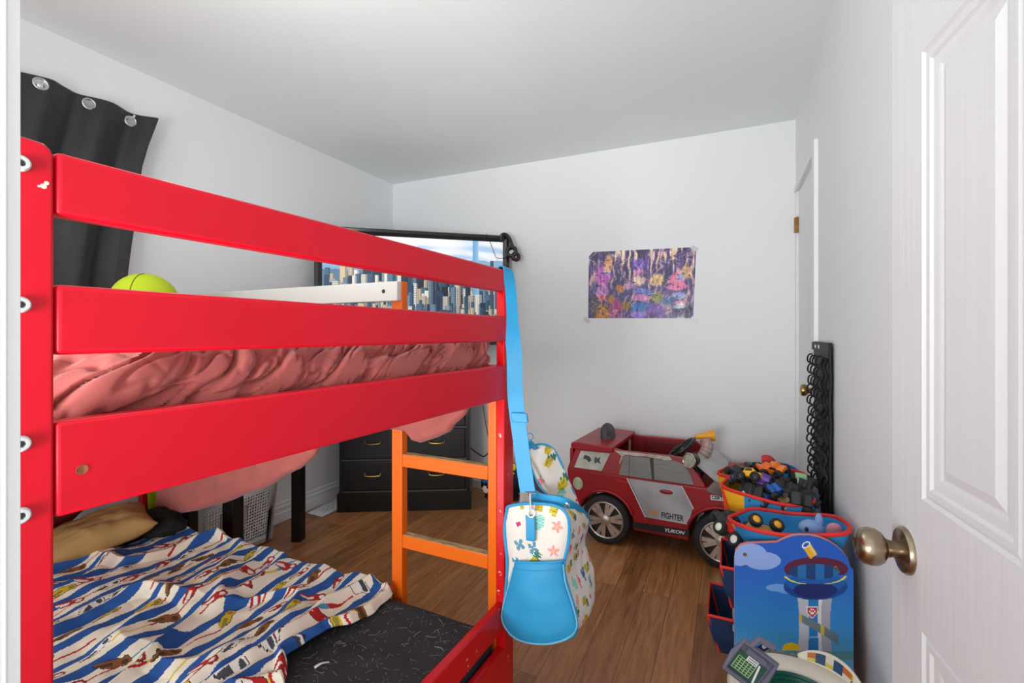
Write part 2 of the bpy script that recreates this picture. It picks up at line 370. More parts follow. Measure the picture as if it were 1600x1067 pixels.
# the open panelled door on the right
E0 = Vector((.234, .927, 0)); tD = Vector((.0846, -.9964, 0)); nD = Vector((-.9964, -.0846, 0)); DW, DH, DT = .70, 2.0, .035
def dp(a, b, h): return E0 + tD * a + nD * b + Vector((0, 0, h))
cols = [0, .0975, .303, .40, .605, DW]; rows = [.012, .20, .751, .933, 1.548, 1.66, 1.885, DH]
dm = MB()
for i in range(5):
    for j in range(7):
        a0, a1, h0, h1 = cols[i], cols[i + 1], rows[j], rows[j + 1]
        if i in (1, 3) and j in (1, 3, 5):
            rings = [(0, 0), (.004, -.0035), (.009, -.0015), (.017, -.002), (.021, -.005), (.030, -.0055), (.038, -.0085), (.040, -.0085), (.052, -.0045)]
            vs = []; fs = []
            for q, (ins, dep) in enumerate(rings):
                vs += [dp(a0 + ins, dep, h0 + ins), dp(a1 - ins, dep, h0 + ins), dp(a1 - ins, dep, h1 - ins), dp(a0 + ins, dep, h1 - ins)]
                if q:
                    for k in range(4): fs.append((4 * q - 4 + k, 4 * q - 4 + (k + 1) % 4, 4 * q + (k + 1) % 4, 4 * q + k))
            k = 4 * len(rings) - 4; fs.append((k, k + 1, k + 2, k + 3)); dm.add(vs, fs)
        else:
            dm.add([dp(a0, 0, h0), dp(a1, 0, h0), dp(a1, 0, h1), dp(a0, 0, h1)], [(0, 1, 2, 3)])
h0, h1 = rows[0], DH
dm.add([dp(0, 0, h0), dp(0, -DT, h0), dp(0, -DT, h1), dp(0, 0, h1), dp(DW, 0, h0), dp(DW, -DT, h0), dp(DW, -DT, h1), dp(DW, 0, h1)],
       [(0, 1, 2, 3), (4, 7, 6, 5), (1, 5, 6, 2), (0, 4, 5, 1), (3, 2, 6, 7)])
d2 = structure(dm.build('door_2', M_door, ang=18))
kq = dp(.050, 0, .842)
MB().lathe([(0, 0), (.0335, 0), (.0335, .003), (.031, .007), (.022, .0105), (.0135, .012)], 32, axisT(kq, nD)).build('rosette', M_bronze, d2)
MB().lathe([(.0125, .008), (.012, .020), (.0135, .023), (.0145, .026), (.0225, .031), (.0265, .038), (.0272, .046), (.0255, .055), (.021, .061), (.0105, .0645), (.009, .0635), (0, .0635)], 32, axisT(kq, nD), cap=False).build('door_knob', M_bronze, d2)
lk = MB(); lk.box(-.004, .004, -.013, .013, -.03, .03, frame_T(dp(0, -DT / 2, .842), nD, -tD, Vector((0, 0, 1)))); 

# ------------------------------------------------------------------ ceiling lamp (just above the frame) and light
LP = Vector((-1.20, .86, CZ))
lamp = thing('ceiling_lamp', 'white ceiling lamp above the bunk bed', 'lamp', LP)
MB().lathe([(0, 0), (.07, 0), (.07, -.02), (.02, -.03), (0, -.03)], 32, Matrix.Translation(LP), cap=False).build('ceiling_rose', M_trim, lamp)
MB().tube([LP + Vector((0, 0, -.02)), LP + Vector((0, 0, -.06))], .012, 12).build('lamp_holder', M_trim, lamp)
def light(name, kind, loc, energy, size=.3, rot=None, color=(1, 1, 1), shape='DISK', size_y=None):
    l = bpy.data.lights.new(name, kind); l.energy = energy; l.color = color
    if kind == 'AREA':
        l.shape = shape; l.size = size
        if size_y: l.size_y = size_y
    else: l.shadow_soft_size = size
    o = bpy.data.objects.new(name, l); COL.objects.link(o); o.location = loc
    if rot: o.rotation_euler = rot
    return o
light('ceiling_lamp_bulb', 'POINT', LP + Vector((0, 0, -.19)), 4, .085, color=(.985, 1, .98))
fp = Vector((-.55, -.75, 1.0)); fd = (Vector((-.9, 2.9, 2.38)) - fp).normalized()
fo = light('ceiling_fill', 'AREA', fp, 11.5, .7, color=(.985, 1, .99)); fo.rotation_euler = fd.to_track_quat('-Z', 'Y').to_euler(); fo.data.spread = math.radians(84)  # added fill light behind the camera, lifts the far ceiling and back wall
light('bunk_fill', 'AREA', (-1.15, -.8, .72), 14, 1.5, rot=(math.radians(92), 0, 0), shape='RECTANGLE', size_y=.7, color=(1, .99, .97))  # second added fill, set low to brighten the lower bunk and floor
wd = bpy.data.worlds.new('World'); S.world = wd; wd.use_nodes = True
wd.node_tree.nodes['Background'].inputs['Color'].default_value = (.955, .99, 1.0, 1); wd.node_tree.nodes['Background'].inputs['Strength'].default_value = 1.1

# ------------------------------------------------------------------ bunk bed, end frame towards the room
BA = atan(.0366); BT = Matrix.Translation((-.6115, .2445, 0)) @ Matrix.Rotation(-BA, 4, 'Z')
def bedpt(x, y, z): return BT @ Vector((x, y, z))
BL = .973; BR = -1.90
bed = thing('bunk_bed', 'red painted wooden bunk bed with an orange ladder and one white guard board', 'bunk bed', bedpt(-.9, .5, 0))
def bbox(name, m, x0, x1, y0, y1, z0, z1, bev=.004, parent=None):
    return MB(BT).box(x0, x1, y0, y1, z0, z1).build(name, m, parent or bed, bevel=bev, seg=3)
near_post = MB(BT)
near_post.prism([(-.048, 0), (0, 0), (0, 1.338), (-.003, 1.344), (-.008, 1.348), (-.040, 1.350), (-.045, 1.346), (-.048, 1.338)], -.026, 0, lambda a, b, t: (t, a, b))
near_post = near_post.build('post', M_red, bed, bevel=.003, seg=2)
far_post = MB(BT).prism([(BL, 0), (BL + .058, 0), (BL + .058, 1.336), (BL + .054, 1.343), (BL + .046, 1.346), (BL + .012, 1.346), (BL + .004, 1.343), (BL, 1.336)], -.026, 0, lambda a, b, t: (t, a, b)).build('post', M_redworn, bed, bevel=.003)
far_post['label'] = 'worn red post with chipped paint'
bbox('post', M_red, BR, BR + .04, -.072, 0, 0, 1.33); bbox('post', M_red, BR, BR + .04, BL, BL + .058, 0, 1.33)
bbox('guard_rail', M_red, -.022, 0, .001, BL + .004, 1.279, 1.343, .005)
bbox('guard_rail', M_red, -.022, 0, .001, BL + .004, 1.139, 1.210, .005)
side = bbox('side_rail', M_red, -.024, 0, .001, BL + .006, .976, 1.072, .004)
bbox('guard_rail', M_redworn, -.024, 0, .001, BL, .327, .401, .004)
bbox('side_rail', M_redworn, -.024, 0, .001, BL, .176, .274, .004)
for z0, z1 in ((.976, 1.072), (.176, .274)):
    bbox('side_rail', M_red, BR + .008, BR + .032, .001, BL, z0, z1)
    bbox('long_rail', M_red, BR + .04, -.026, BL + .004, BL + .028, z0, z1)
    bbox('long_rail', M_red, BR + .04, -.026, -.04, -.016, z0, z1)
# ladder: two orange stiles, worn rungs, and the white guard board beside it
s1 = bbox('ladder_stile', M_orange, -.054, -.0262, BL + .0, BL + .056, 0, 1.06, .003); s1['label'] = 'orange ladder stile'
s2 = bbox('ladder_stile', M_orange, -.407, -.365, BL + .0, BL + .0285, 0, 1.327, .003); s2['label'] = 'orange ladder stile'
for zt in (.780, .524, .268):
    r = bbox('ladder_rung', M_orange, -.364, -.0545, BL + .0005, BL + .027, zt - .040, zt, .002); r['label'] = 'orange rung with worn top'
    t = MB(BT).box(-.362, -.056, BL + .002, BL + .0258, zt + .0002, zt + .0014).build('worn_tread', M_rawwood, r)
wb = bbox('guard_rail', M_whitewood, BR + .04, -.366, BL - .0225, BL - .0005, 1.264, 1.326, .003); wb['label'] = 'white painted guard board'
MB().lathe([(0, 0), (.0065, 0), (.0065, .001), (.003, .0012)], 16, axisT(bedpt(-.42, BL - .0226, 1.296), BT.to_3x3() @ Vector((0, -1, 0)))).build('bolt', M_dark, wb)
# bolt caps on the near post
for z in (1.322, 1.188, 1.056, .988):
    T = axisT(bedpt(0, -.0255, z), BT.to_3x3() @ Vector((1, 0, 0)))
    c = MB().lathe([(.0076, 0), (.0078, .002), (.0072, .0042), (.0058, .0054), (.0036, .0055), (.0032, .0036), (0, .0036)], 24, T, cap=False).build('bolt_cap', M_washer, near_post)
    MB().lathe([(0, .0037), (.003, .0037), (.0024, .0048), (0, .0048)], 6, T, cap=False).build('bolt', M_dark, near_post)
ch = MB(); Tn = axisT(bedpt(.0002, -.0085, 1.305), BT.to_3x3() @ Vector((1, 0, 0)))
for dx, dy, rr in ((0, 0, .0026), (.0042, .001, .0020), (-.003, .0018, .0012)): ch.lathe([(0, .0002), (rr, .0002), (rr, 0)], 9, Tn @ Matrix.Translation((dx, dy, 0)), cap=False)
ch.build('paint_chip', mat('bare_primer', (238, 214, 196), .7), near_post, merge=False)
T = axisT(bedpt(.0002, .0216, 1.0195), BT.to_3x3() @ Vector((1, 0, 0)))
MB().lathe([(.0052, 0), (.0052, .0006), (.0040, .0003), (0, .0002)], 20, T, cap=False).build('screw_plug', mat('bare_wood_plug', (150, 84, 58), .7, var=.4, vscale=300), side)
T = axisT(bedpt(.0002, BL - .002, 1.05), BT.to_3x3() @ Vector((1, 0, 0)))
MB().lathe([(0, .0003), (.0022, .0003), (.0022, 0)], 10, T, cap=False).build('screw', M_dark, side)
for k in range(9):
    bbox('slat', M_rawwood, -.20 - k * .19, -.12 - k * .19, -.01, BL, .990, 1.004, .001)
    bbox('slat', M_rawwood, -.20 - k * .19, -.12 - k * .19, -.01, BL, .186, .200, .001)

# mattresses
def mattress(x0, x1, y0, y1, z0, z1, r, amp, name, m, label, nu=90, nv=60):
    b = MB(BT)
    def sp(t, a, c):  # rounded rectangle side param helper
        return a + (c - a) * t
    def top(u, v):
        x = sp(u, x0, x1); y = sp(v, y0, y1)
        ex = min(u * (x1 - x0), (1 - u) * (x1 - x0)); ey = min(v * (y1 - y0), (1 - v) * (y1 - y0)); e = min(ex, ey)
        z = z1 - (r * (1 - sqrt(max(0, 1 - (1 - min(e, r) / r) ** 2))))
        z += amp * (nz(x * 5, y * 5) + .5 * nz(x * 11 + 3, y * 13)) * min(1, e / .03)
        return (x, y, z)
    b.grid(top, nu, nv)
    b.grid(lambda u, v: (lambda q: (q[0], q[1], z0 + .001))(top(u, v)), nu, nv)
    n = 40
    for a, c in (((0, 0), (1, 0)), ((1, 0), (1, 1)), ((1, 1), (0, 1)), ((0, 1), (0, 0))):
        nn = nu if a[1] == c[1] else nv
        b.grid(lambda u, v: (lambda q: (q[0], q[1], q[2] + (z0 - q[2]) * v))(top(a[0] + (c[0] - a[0]) * u, a[1] + (c[1] - a[1]) * u)), nn, 3)
    return single(b, name, m, label, 'mattress', ang=60)
M_sheet = hair_sheet_mat()
mattress(-1.81, -.032, .006, .955, .201, .338, .03, .006, 'mattress', M_sheet, 'mattress in a black sheet covered in pale lint on the lower bunk')
lint = MB(BT); RL = random.Random(3)
for k in range(700):
    x, y = -.42 + .39 * RL.random(), .03 + .90 * RL.random(); a = RL.random() * 6.28; L = .005 + .030 * RL.random() ** 3; cv = (RL.random() - .5) * 90
    pts = []
    for i in range(5):
        pts.append((x, y, .3400 + .006 * (nz(x * 5, y * 5) + .5 * nz(x * 11 + 3, y * 13)))); x += L / 4 * cos(a); y += L / 4 * sin(a); a += cv * L / 4
        x = min(x, -.034); y = min(max(y, .01), .945)
    lint.tube(pts, .00013 + .00030 * RL.random() ** 4, 3, cap=False)
lo = lint.build('lint', mat('pale_lint', (190, 186, 180), .9), bpy.data.objects['mattress'], merge=False); lo['kind'] = 'stuff'; lo['label'] = 'pale hairs and lint on the sheet'
mattress(-1.81, -.06, .02, .945, 1.005, 1.10, .03, .003, 'mattress', mat('grey_ticking', (150, 148, 150), .8), 'grey mattress under the pink comforter on the upper bunk', 40, 30)

# pink comforter: rolled over the mattress edge, sagging below the rails on the far side
def bedplane(x, y, yl):
    """point seen at (x, y) on the bed's long-side plane local y = yl"""
    o = BT.inverted() @ Vector((0, 0, CAMH)); q = BT.inverted().to_3x3() @ _d(x, y); k = (yl - o.y) / q.y
    return o + q * k
cm = MB(BT)
def fold(s, t, big=1.0):
    a = s * 34.0 - t * 44.0 + 1.6 * nz(s * 5, t * 12, 3.3)
    w1 = nz(a * .50, t * 9.0 + s * 3.0, 1.7); w2 = nz(a * 1.15 + 9, t * 16 + s * 5, 4.1); w3 = nz(s * 9, t * 14, 8.2)
    return big * (.013 * w1 + .006 * w2 + .007 * w3 - .013 * max(0, 1 - abs(w1) * 6) - .006 * max(0, 1 - abs(w2) * 6))
def quilt(u, v):
    y = .012 + .938 * u
    # profile: v 0..0.45 the front roll, then the top
    if v < .5:
        a = v / .5; ang = -1.1 + a * 2.67
        z = 1.100 + .052 * sin(ang); x = -.074 + .046 * cos(ang)
        n = Vector((cos(ang), 0, sin(ang)))
    else:
        a = (v - .5) / .5; x = -.074 - a * 1.70; z = 1.152 + .008 * nz(x * 4, y * 4); n = Vector((0, 0, 1))
    end = sstep(0, .1, u); z -= .02 * (1 - end); x -= .03 * (1 - end)
    d = fold(y, (z - 1.08) + (0 if v < .5 else x * .4))
    # stitched diamond lines
    g = min(abs((y * 7.2 + z * 6) % 1 - .5), abs((y * 7.2 - z * 6 + .3) % 1 - .5))
    d -= .0018 * exp(-(g / .025) ** 2)
    p = Vector((x, y, z)) + n * d
    if p.x > -.027 : p.x = -.027
    return p
cm.grid(quilt, 300, 110)
def sag(pts, y0, thick, depth_lift):
    xs = [p[0] for p in pts]; x_lo, x_hi = min(xs), max(xs); pts = sorted(pts)
    def fn(u, v):
        x = x_lo + (x_hi - x_lo) * u; bot = interp(pts, x); topz = 1.002; e = sin(pi * min(1, max(0, u))) ** .35
        ang = v * 2 * pi; r = thick * (.35 + .65 * e)
        # flattened loop: front down, round the bottom, back up
        if v < .4: a = v / .4; z = topz + (bot + r - topz) * a; y = y0 - r
        elif v < .6: a = (v - .4) / .2; z = bot + r - r * sin(a * pi); y = y0 - r * cos(a * pi)
        else: a = (v - .6) / .4; z = bot + r + (topz - bot - r) * a; y = y0 + r
        w = .016 * nz(x * 6 + z * 9, z * 5, 2.2) + .008 * nz(x * 14 - z * 20, z * 9, 5.0) - .006 * max(0, 1 - abs(nz(x * 5 - z * 5, z * 4, 8.8)) * 6)
        return (x + .3 * w, y + (w if v < .5 else -w) * .9, z - .35 * w)
    cm.grid(fn, 120, 60)
L_ = [(160, 800), (236, 806), (302, 801), (360, 782), (420, 757), (460, 735), (484, 712), (494, 690)]
sag([(p.x, p.z) for p in [bedplane(x, y, .905) for x, y in L_] if p.x > -1.85], .93, .026, 0)
R_ = [(568, 675), (600, 672), (631, 676), (640, 690), (655, 694), (676, 688), (697, 677), (704, 666), (722, 649), (730, 632)]
sag([(p.x, p.z) for p in [bedplane(x, y, .925) for x, y in R_]], .945, .018, 0)
single(cm, 'comforter', M_pink, 'dusty pink quilted comforter spilling over the edges of the upper bunk', 'comforter', ang=80, merge=False)

# striped fleece blanket on the lower bunk
def cell_rand(i, j, k=0): return (sin(i * 127.1 + j * 311.7 + k * 74.7) * 43758.5453) % 1.0
def blanket_col(s, t):
    """s across the stripes, t along them (metres)"""
    sw = s + .008 * nz(t * 9, s * 3)
    P = .083; k = fl(sw / P); f = (sw / P) % 1
    c = (246, 238, 220)
    edge = .43 + .07 * nz(t * 14, k * 3.3)
    if f < edge and f > .04 + .05 * nz(t * 12, k * 5.1): c = (34, 88, 164)
    elif abs(f - .74 - .05 * sin(t * 20 + k)) < .03:
        q = cell_rand(k, fl(t / .09), 5)
        c = [(190, 34, 34), (226, 196, 60), (84, 150, 190), (246, 238, 220)][int(q * 4)]
    # small coloured animals' shapes left as plain rounded patches
    i, j = fl(s / .083), fl(t / .085)
    for di in (-1, 0, 1):
        for dj in (-1, 0, 1):
            a, bb = i + di, j + dj
            if cell_rand(a, bb, 1) < .22: continue
            cs = (a + .62 + .3 * (cell_rand(a, bb, 2) - .5)) * .083; ct = (bb + .5 + .35 * (cell_rand(a, bb, 3) - .5)) * .085
            x, y = s - cs, t - ct; ty = int(cell_rand(a, bb, 4) * 5); an = (cell_rand(a, bb, 6) - .5) * 1.6
            x, y = x * cos(an) - y * sin(an), x * sin(an) + y * cos(an)
            x *= .78; y *= .82; r = sqrt((x / .011) ** 2 + (y / .021) ** 2); rh = sqrt(((x - .003) / .0115) ** 2 + ((y - .019) / .0115) ** 2); rl = sqrt(((x + .004) / .006) ** 2 + ((y + .018) / .012) ** 2)
            r = min(r, rh, rl) + .18 * nz(s * 160, t * 160)
            if r < 1:
                main = [(188, 30, 32), (222, 190, 40), (142, 92, 46), (238, 236, 230), (188, 30, 32)][ty]; sec = [(240, 238, 232), (150, 140, 60), (88, 56, 34), (70, 74, 84), (240, 230, 226)][ty]
                if r > .86: return (60, 44, 40)
                return sec if (rh < .55 or (abs(x) < .004 and y < 0)) else main
    return c
NB_U, NB_V = 520, 420
bl = MB(BT); bcol = []
right_edge = [(0.0, -.30), (.25, -.365), (.44, -.372), (.52, -.33), (.58, -.395), (.70, -.40), (.76, -.37), (.84, -.36), (.93, -.365), (.985, -.40)]
def blank(u, v):
    y = .02 + .955 * v
    xr = interp(right_edge, y) + .012 * nz(y * 18, 3.3); xl = -1.76 + .2 * sstep(.5, .0, v) + .015 * nz(y * 12, 9)
    if y > .55: xl += .26 * sstep(.55, .75, y) * (1 - sstep(.8, .95, y))
    x = xl + (xr - xl) * u
    # soft ridges running diagonally
    q = nz(x * 4.2 + y * 1.5, y * 2.0 - x * .6, .7); q2 = nz(x * 9 + y * 4, y * 4 - x * 3, 5.5); q3 = nz(x * 22, y * 20, 1.1)
    h = .018 * q + .015 * q2 + .005 * q3 + .020 * max(0, 1 - abs(nz(x * 3.1 + y * 2.2, y * 1.3 - 2.1 * x, 11.3)) * 6) + .014 * max(0, 1 - abs(nz(x * 5.1 - y * 1.2, y * 2.3 + 2.1 * x, 21.3)) * 6)
    e = min(1 - u, 1.0) * (xr - xl)
    lip = .012 * exp(-((e - .022) / .016) ** 2) - .012 * exp(-(e / .007) ** 2)
    z = .366 + h + lip
    if y > .945: z -= (y - .945) * 1.3; 
    return Vector((x, y, max(z, .345 if y < .94 else .30)))
def blank_grid():
    vs = [blank(i / NB_U, j / NB_V) for j in range(NB_V + 1) for i in range(NB_U + 1)]; fs = []
    for j in range(NB_V):
        for i in range(NB_U):
            a = j * (NB_U + 1) + i; fs.append((a, a + 1, a + NB_U + 2, a + NB_U + 1))
            p = (vs[a] + vs[a + NB_U + 2]) / 2
            bcol.append(blanket_col(p.x + .10 * p.y + 5 + .8 * (p.z - .36), p.y + 4))
    bl.add(vs, fs)
blank_grid()
bo = bl.build('blanket', P_cloth, None, col=bcol, ang=90, solid=.007)
props(bo, 'cream and blue striped fleece blanket with small colourful patches spread over the lower bunk', 'blanket')

def lump(c, rx, ry, rz, seed, amp=.12, n=36, m=22, freq=2.2, T=None):
    b = MB(T)
    def g(q): return 1 + amp * mnoise.noise(q * freq + Vector((seed, seed * 1.7, 0))) + amp * .4 * mnoise.noise(q * freq * 2.7 + Vector((seed, 0, 3)))
    b.sphere(c, rx, ry, rz, n, m, f=g); return b
def pillow(c, ax, ay, w, d, h, seed):
    """soft cushion: c centre, ax/ay in-plane unit vectors"""
    ax = Vector(ax).normalized(); ay = Vector(ay).normalized(); n = ax.cross(ay); b = MB()
    def side(sg):
        def fn(u, v):
            a, bb = 2 * u - 1, 2 * v - 1; t = max(0, (1 - abs(a) ** 4) * (1 - abs(bb) ** 4)) ** .5
            pin = 1 - .07 * (abs(a) ** 2 * (1 - abs(bb) ** 2) * 0 + abs(bb) ** 2 * (1 - a * a) + a * a * (1 - bb * bb))
            z = sg * h * t * (1 + .25 * nz(a * 2 + seed, bb * 2)) + .006 * nz(a * 6 + seed, bb * 5) * t
            return Vector(c) + ax * a * w / 2 * pin + ay * bb * d / 2 * pin + n * z
        return fn
    b.grid(side(1), 34, 26); b.grid(side(-1), 34, 26); return b
def tilt(ang_x, ang_z):
    R = Matrix.Rotation(ang_z, 3, 'Z') @ Matrix.Rotation(ang_x, 3, 'X'); return R @ Vector((1, 0, 0)), R @ Vector((0, 1, 0))
a, b_ = tilt(math.radians(10), math.radians(-20))
single(pillow(bedpt(-1.59, .70, .412), a, b_, .30, .32, .052, 2), 'pillow', mat('tan_cotton', (176, 138, 84), .85, var=.2, vscale=9, bump=.1, bscale=200), 'crumpled tan pillow at the head of the lower bunk', 'pillow', ang=80)
a, b_ = Vector((.62, .35, .70)).normalized(), Vector((-.45, .89, 0)).normalized()
single(pillow(bedpt(-1.735, .62, .50), a, b_, .30, .36, .045, 5), 'pillow', mat('maroon_cotton', (150, 34, 42), .85, var=.2, vscale=9), 'dark red pillow leaning at the head end behind the tan pillow', 'pillow', ang=80)
single(lump(bedpt(-1.53, .872, .392), .12, .075, .052, 3.1, .2), 'clothes_pile', mat('black_knit', (16, 16, 17), .85), 'crumpled pile of black clothes behind the tan pillow', 'clothes', ang=80)
def cloth_strip(name, p_top, width, drop, wdir, m, label, cat, seed):
    b = MB(); wd_ = Vector(wdir).normalized(); n = wd_.cross(Vector((0, 0, 1)))
    b.grid(lambda u, v: Vector(p_top) + wd_ * (u - .5) * width * (1 - .15 * v) + Vector((0, 0, -drop * v)) + n * (.016 * nz(u * 5 + seed, v * 3) + .01 * sin(u * 14 + seed)), 40, 30)
    return single(b, name, m, label, cat, ang=80, solid=.004)
# lime cloth hanging on the small table behind the bed; lime round cushion up on the top bunk
gp = bedplane(228, 452, .62)
cush = thing('cushion', 'lime green round plush cushion on the top bunk near the curtain', 'cushion', bedpt(gp.x, .62, 1.165))
cb = MB(); cc = bedpt(gp.x - .005, .62, 1.262); cb.sphere(cc, .092, .092, .092, 32, 20, f=lambda q: 1 - .03 * max(0, 1 - abs(q.x * .8 + q.y * .6) * 9)); cb.build('cover', M_lime, cush, ang=80)
MB().torus(.091, .0012, frame_T(cc, Vector((-.6, .8, 0)), Vector((0, 0, 1)), Vector((.8, .6, 0))), 48, 6).build('seam', mat('dark_thread', (70, 82, 10), .8), cush)

# little things on the mattress
sp_ = bedplane(482, 886, .93)
sk = lump((sp_.x, .935, .355), .028, .017, .014, 8, .2, 20, 12, T=BT)
single(sk, 'sock', mat('white_black_sock', (216, 216, 214), .85, var=.9, vscale=40, rgb2=(40, 40, 44)), 'small white and black sock at the far edge of the lower mattress', 'sock', ang=80)
pz = onZ(503, 1040, .347)
sc_ = MB(Matrix.Translation(pz) @ Matrix.Rotation(1.15, 4, 'Z')); sc_.grid(lambda u, v: ((u - .5) * .036, (v - .5) * .009 * (1 - .5 * u), .004 + .003 * sin(u * 4)), 12, 4)
single(sc_, 'paper_scrap', M_paper, 'thin white scrap lying on the black mattress sheet', 'scrap', solid=.001)

# ------------------------------------------------------------------ dresser set across the far corner
dA = Vector((-2.317, 2.351, 0)); dB = Vector((-1.55, 2.761, 0)); dx = (dB - dA).normalized(); dn = Vector((-dx.y, dx.x, 0)); DRW = (dB - dA).length
DRT = frame_T(dA, dx, dn, Vector((0, 0, 1)))
dr = thing('dresser', 'black wooden dresser with small brass handles standing across the far corner', 'dresser', DRT @ Vector((DRW / 2, .2, 0)))
c = MB(DRT); c.box(.012, DRW - .012, .012, .40, .125, 1.0); c.build('carcass', M_black, dr, bevel=.003)
c = MB(DRT); c.prism([(0, 0), (DRW, 0), (DRW, .112), (DRW - .006, .124), (.006, .124), (0, .112)], 0, .41, lambda a, b, t: (a, t, b)); c.build('plinth', M_black, dr, bevel=.003)
MB(DRT).box(-.01, DRW + .01, -.012, .41, 1.0, 1.022).build('top', M_black, dr, bevel=.005)
rowz = [.132, .338, .548, .758, .985]
for j in range(4):
    for i in range(2):
        x0 = .04 + i * (DRW / 2 - .022); x1 = x0 + DRW / 2 - .058
        d = MB(DRT); z0, z1 = rowz[j] + .008, rowz[j + 1] - .010
        d.box(x0, x1, -.004, .0125, z0, z1); d = d.build('drawer', M_black, dr, bevel=.005, seg=3)
        hx, hz = (x0 + x1) / 2 + .005, (z0 + z1) / 2 + .012; h = MB(DRT)
        h.tube(smooth_path([(hx - .050, -.005, hz + .008), (hx - .050, -.022, hz + .004), (hx - .043, -.027, hz - .004), (hx, -.029, hz - .007), (hx + .043, -.027, hz - .004), (hx + .050, -.022, hz + .004), (hx + .050, -.005, hz + .008)], 4), .0036, 8)
        for q in (-1, 1): h.sphere((hx + q * .050, -.016, hz + .006), .0062, n=10, m=8)
        h.build('handle', M_brass, d, merge=False)
    rl = MB(DRT).box(.03, DRW - .03, .002, .0124, rowz[j] - .006, rowz[j] + .004).build('rail', mat('dusty_black_edge', (72, 73, 76), .5), dr)

# ------------------------------------------------------------------ television on the dresser
tA = Vector((-2.436, 2.278, 0)); tB = Vector((-1.430, 3.102, 0)); tx = (tB - tA).normalized(); tn = Vector((tx.y, -tx.x, 0)); TW = (tB - tA).length
TB, TTop = 1.085, 1.862
TT = frame_T(tA, tx, tn, Vector((0, 0, 1)))      # y towards the room
# handedness: tx x tn = -z, so mirror through explicit point builder
def tp(a, b, h): return tA + tx * a + tn * b + Vector((0, 0, h))
tv = thing('television', 'large black framed television showing a city skyline on top of the dresser', 'television', tp(TW / 2, 0, 1.022))
def tvbox(mb, a0, a1, b0, b1, h0, h1): return mb.hexa([tp(a0, b0, h0), tp(a1, b0, h0), tp(a1, b1, h0), tp(a0, b1, h0)], [tp(a0, b0, h1), tp(a1, b0, h1), tp(a1, b1, h1), tp(a0, b1, h1)])
tvbox(MB(), .004, TW - .004, -.045, -.004, TB + .004, TTop - .004).build('casing', M_blacks, tv, bevel=.006)
bz = .047
fr = MB()
rings = [(0, -.01), (0, .004), (.006, .010), (.022, .010), (.032, .006), (bz, .001)]
vs = []; fs = []
for q, (ins, dep) in enumerate(rings):
    vs += [tp(ins, dep, TB + ins), tp(TW - ins, dep, TB + ins), tp(TW - ins, dep, TTop - ins), tp(ins, dep, TTop - ins)]
    if q:
        for k in range(4): fs.append((4 * q - 4 + k, 4 * q - 4 + (k + 1) % 4, 4 * q + (k + 1) % 4, 4 * q + k))
fr.add(vs, fs); fr.build('bezel', mat('gloss_black_bezel', (30, 31, 33), .18), tv, ang=20)
NXs, NYs = 300, 170
img = np.zeros((NYs, NXs, 3), dtype=np.float32); R = random.Random(11)
for j in range(NYs):
    v = j / NYs
    for i in range(NXs):
        u = i / NXs
        cl_ = .5 + .5 * nz(u * 4, v * 14, 3)
        if v > .80: c = mixc((176, 206, 236), (242, 246, 250), sstep(.3, .75, cl_ + (.3 if u < .5 else .1)))
        else: c = mixc((196, 218, 238), (230, 238, 244), cl_)
        if v < .80 + .025 * nz(u * 7, 1.3) + .015 * nz(u * 19, 5): c = mixc((126, 172, 210), (156, 196, 226), cl_)
        if v < .66 + .03 * nz(u * 11, 4): c = (92, 128, 156)
        img[j, i] = c
def rect(u0, u1, v0, v1, c, win=None):
    i0, i1, j0, j1 = int(u0 * NXs), max(int(u0 * NXs) + 1, int(u1 * NXs)), max(0, int(v0 * NYs)), int(v1 * NYs)
    i0 = max(i0, 0); i1 = min(i1, NXs)
    for j in range(j0, min(j1, NYs)):
        for i in range(i0, i1):
            cc = c
            if win == 1 and (i - i0) % 3 == 1: cc = mixc(c, (40, 58, 78), .45)
            if win == 2 and j % 3 == 0: cc = mixc(c, (40, 58, 78), .4)
            if i > i0 + (i1 - i0) * .66: cc = mixc(cc, (30, 44, 62), .35)
            img[j, i] = cc
pal = [(222, 200, 164), (236, 226, 208), (70, 104, 136), (48, 74, 104), (40, 56, 78), (120, 148, 168), (196, 186, 172), (86, 120, 150), (58, 92, 112), (30, 42, 60), (246, 240, 228), (150, 172, 186)]
for lay in range(7):
    top = .70 - lay * .095
    for k in range(52):
        u = R.random(); wv = .014 + .03 * R.random(); hh = top * (.75 + .4 * R.random()) - .02
        rect(u, u + wv, 0, min(hh, .72), R.choice(pal), R.choice([1, 2, 2, None]))
for j in range(int(.45 * NYs), NYs):       # the tall tapering tower
    v = j / NYs; hw = .021 * (1 - .25 * (v - .45) / .55); 
    for i in range(int((.838 - hw) * NXs), int((.838 + hw) * NXs)): img[j, i] = mixc((112, 168, 206), (152, 200, 228), (i / NXs - .838 + hw) / (2 * hw))
rect(.925, .945, .3, .80, (74, 96, 120), 2); rect(.95, .965, .3, .74, (92, 116, 138), 2)
for k in range(900):
    u, v = R.random(), R.random() ** 1.5 * .24; rect(u, u + .009, v, v + .014, mixc(R.choice([(244, 232, 212), (196, 180, 156), (60, 74, 92), (36, 48, 64), (150, 164, 172), (220, 206, 180)]), (40, 60, 84), R.random() * .5))
sc = MB(); pw, ph = TW - 2 * bz, TTop - TB - 2 * bz
sc.grid(lambda u, v: tp(bz + pw * u, .0016, TB + bz + ph * v), NXs, NYs)
sc.build('screen', P_screen, tv, col=img.reshape(-1, 3))
st = MB(); tvbox(st, TW / 2 - .30, TW / 2 + .30, -.10, .06, 1.0225, 1.036); tvbox(st, TW / 2 - .06, TW / 2 + .06, -.045, -.006, 1.036, TB + .05); st.build('stand', M_blacks, tv, bevel=.004, merge=False)

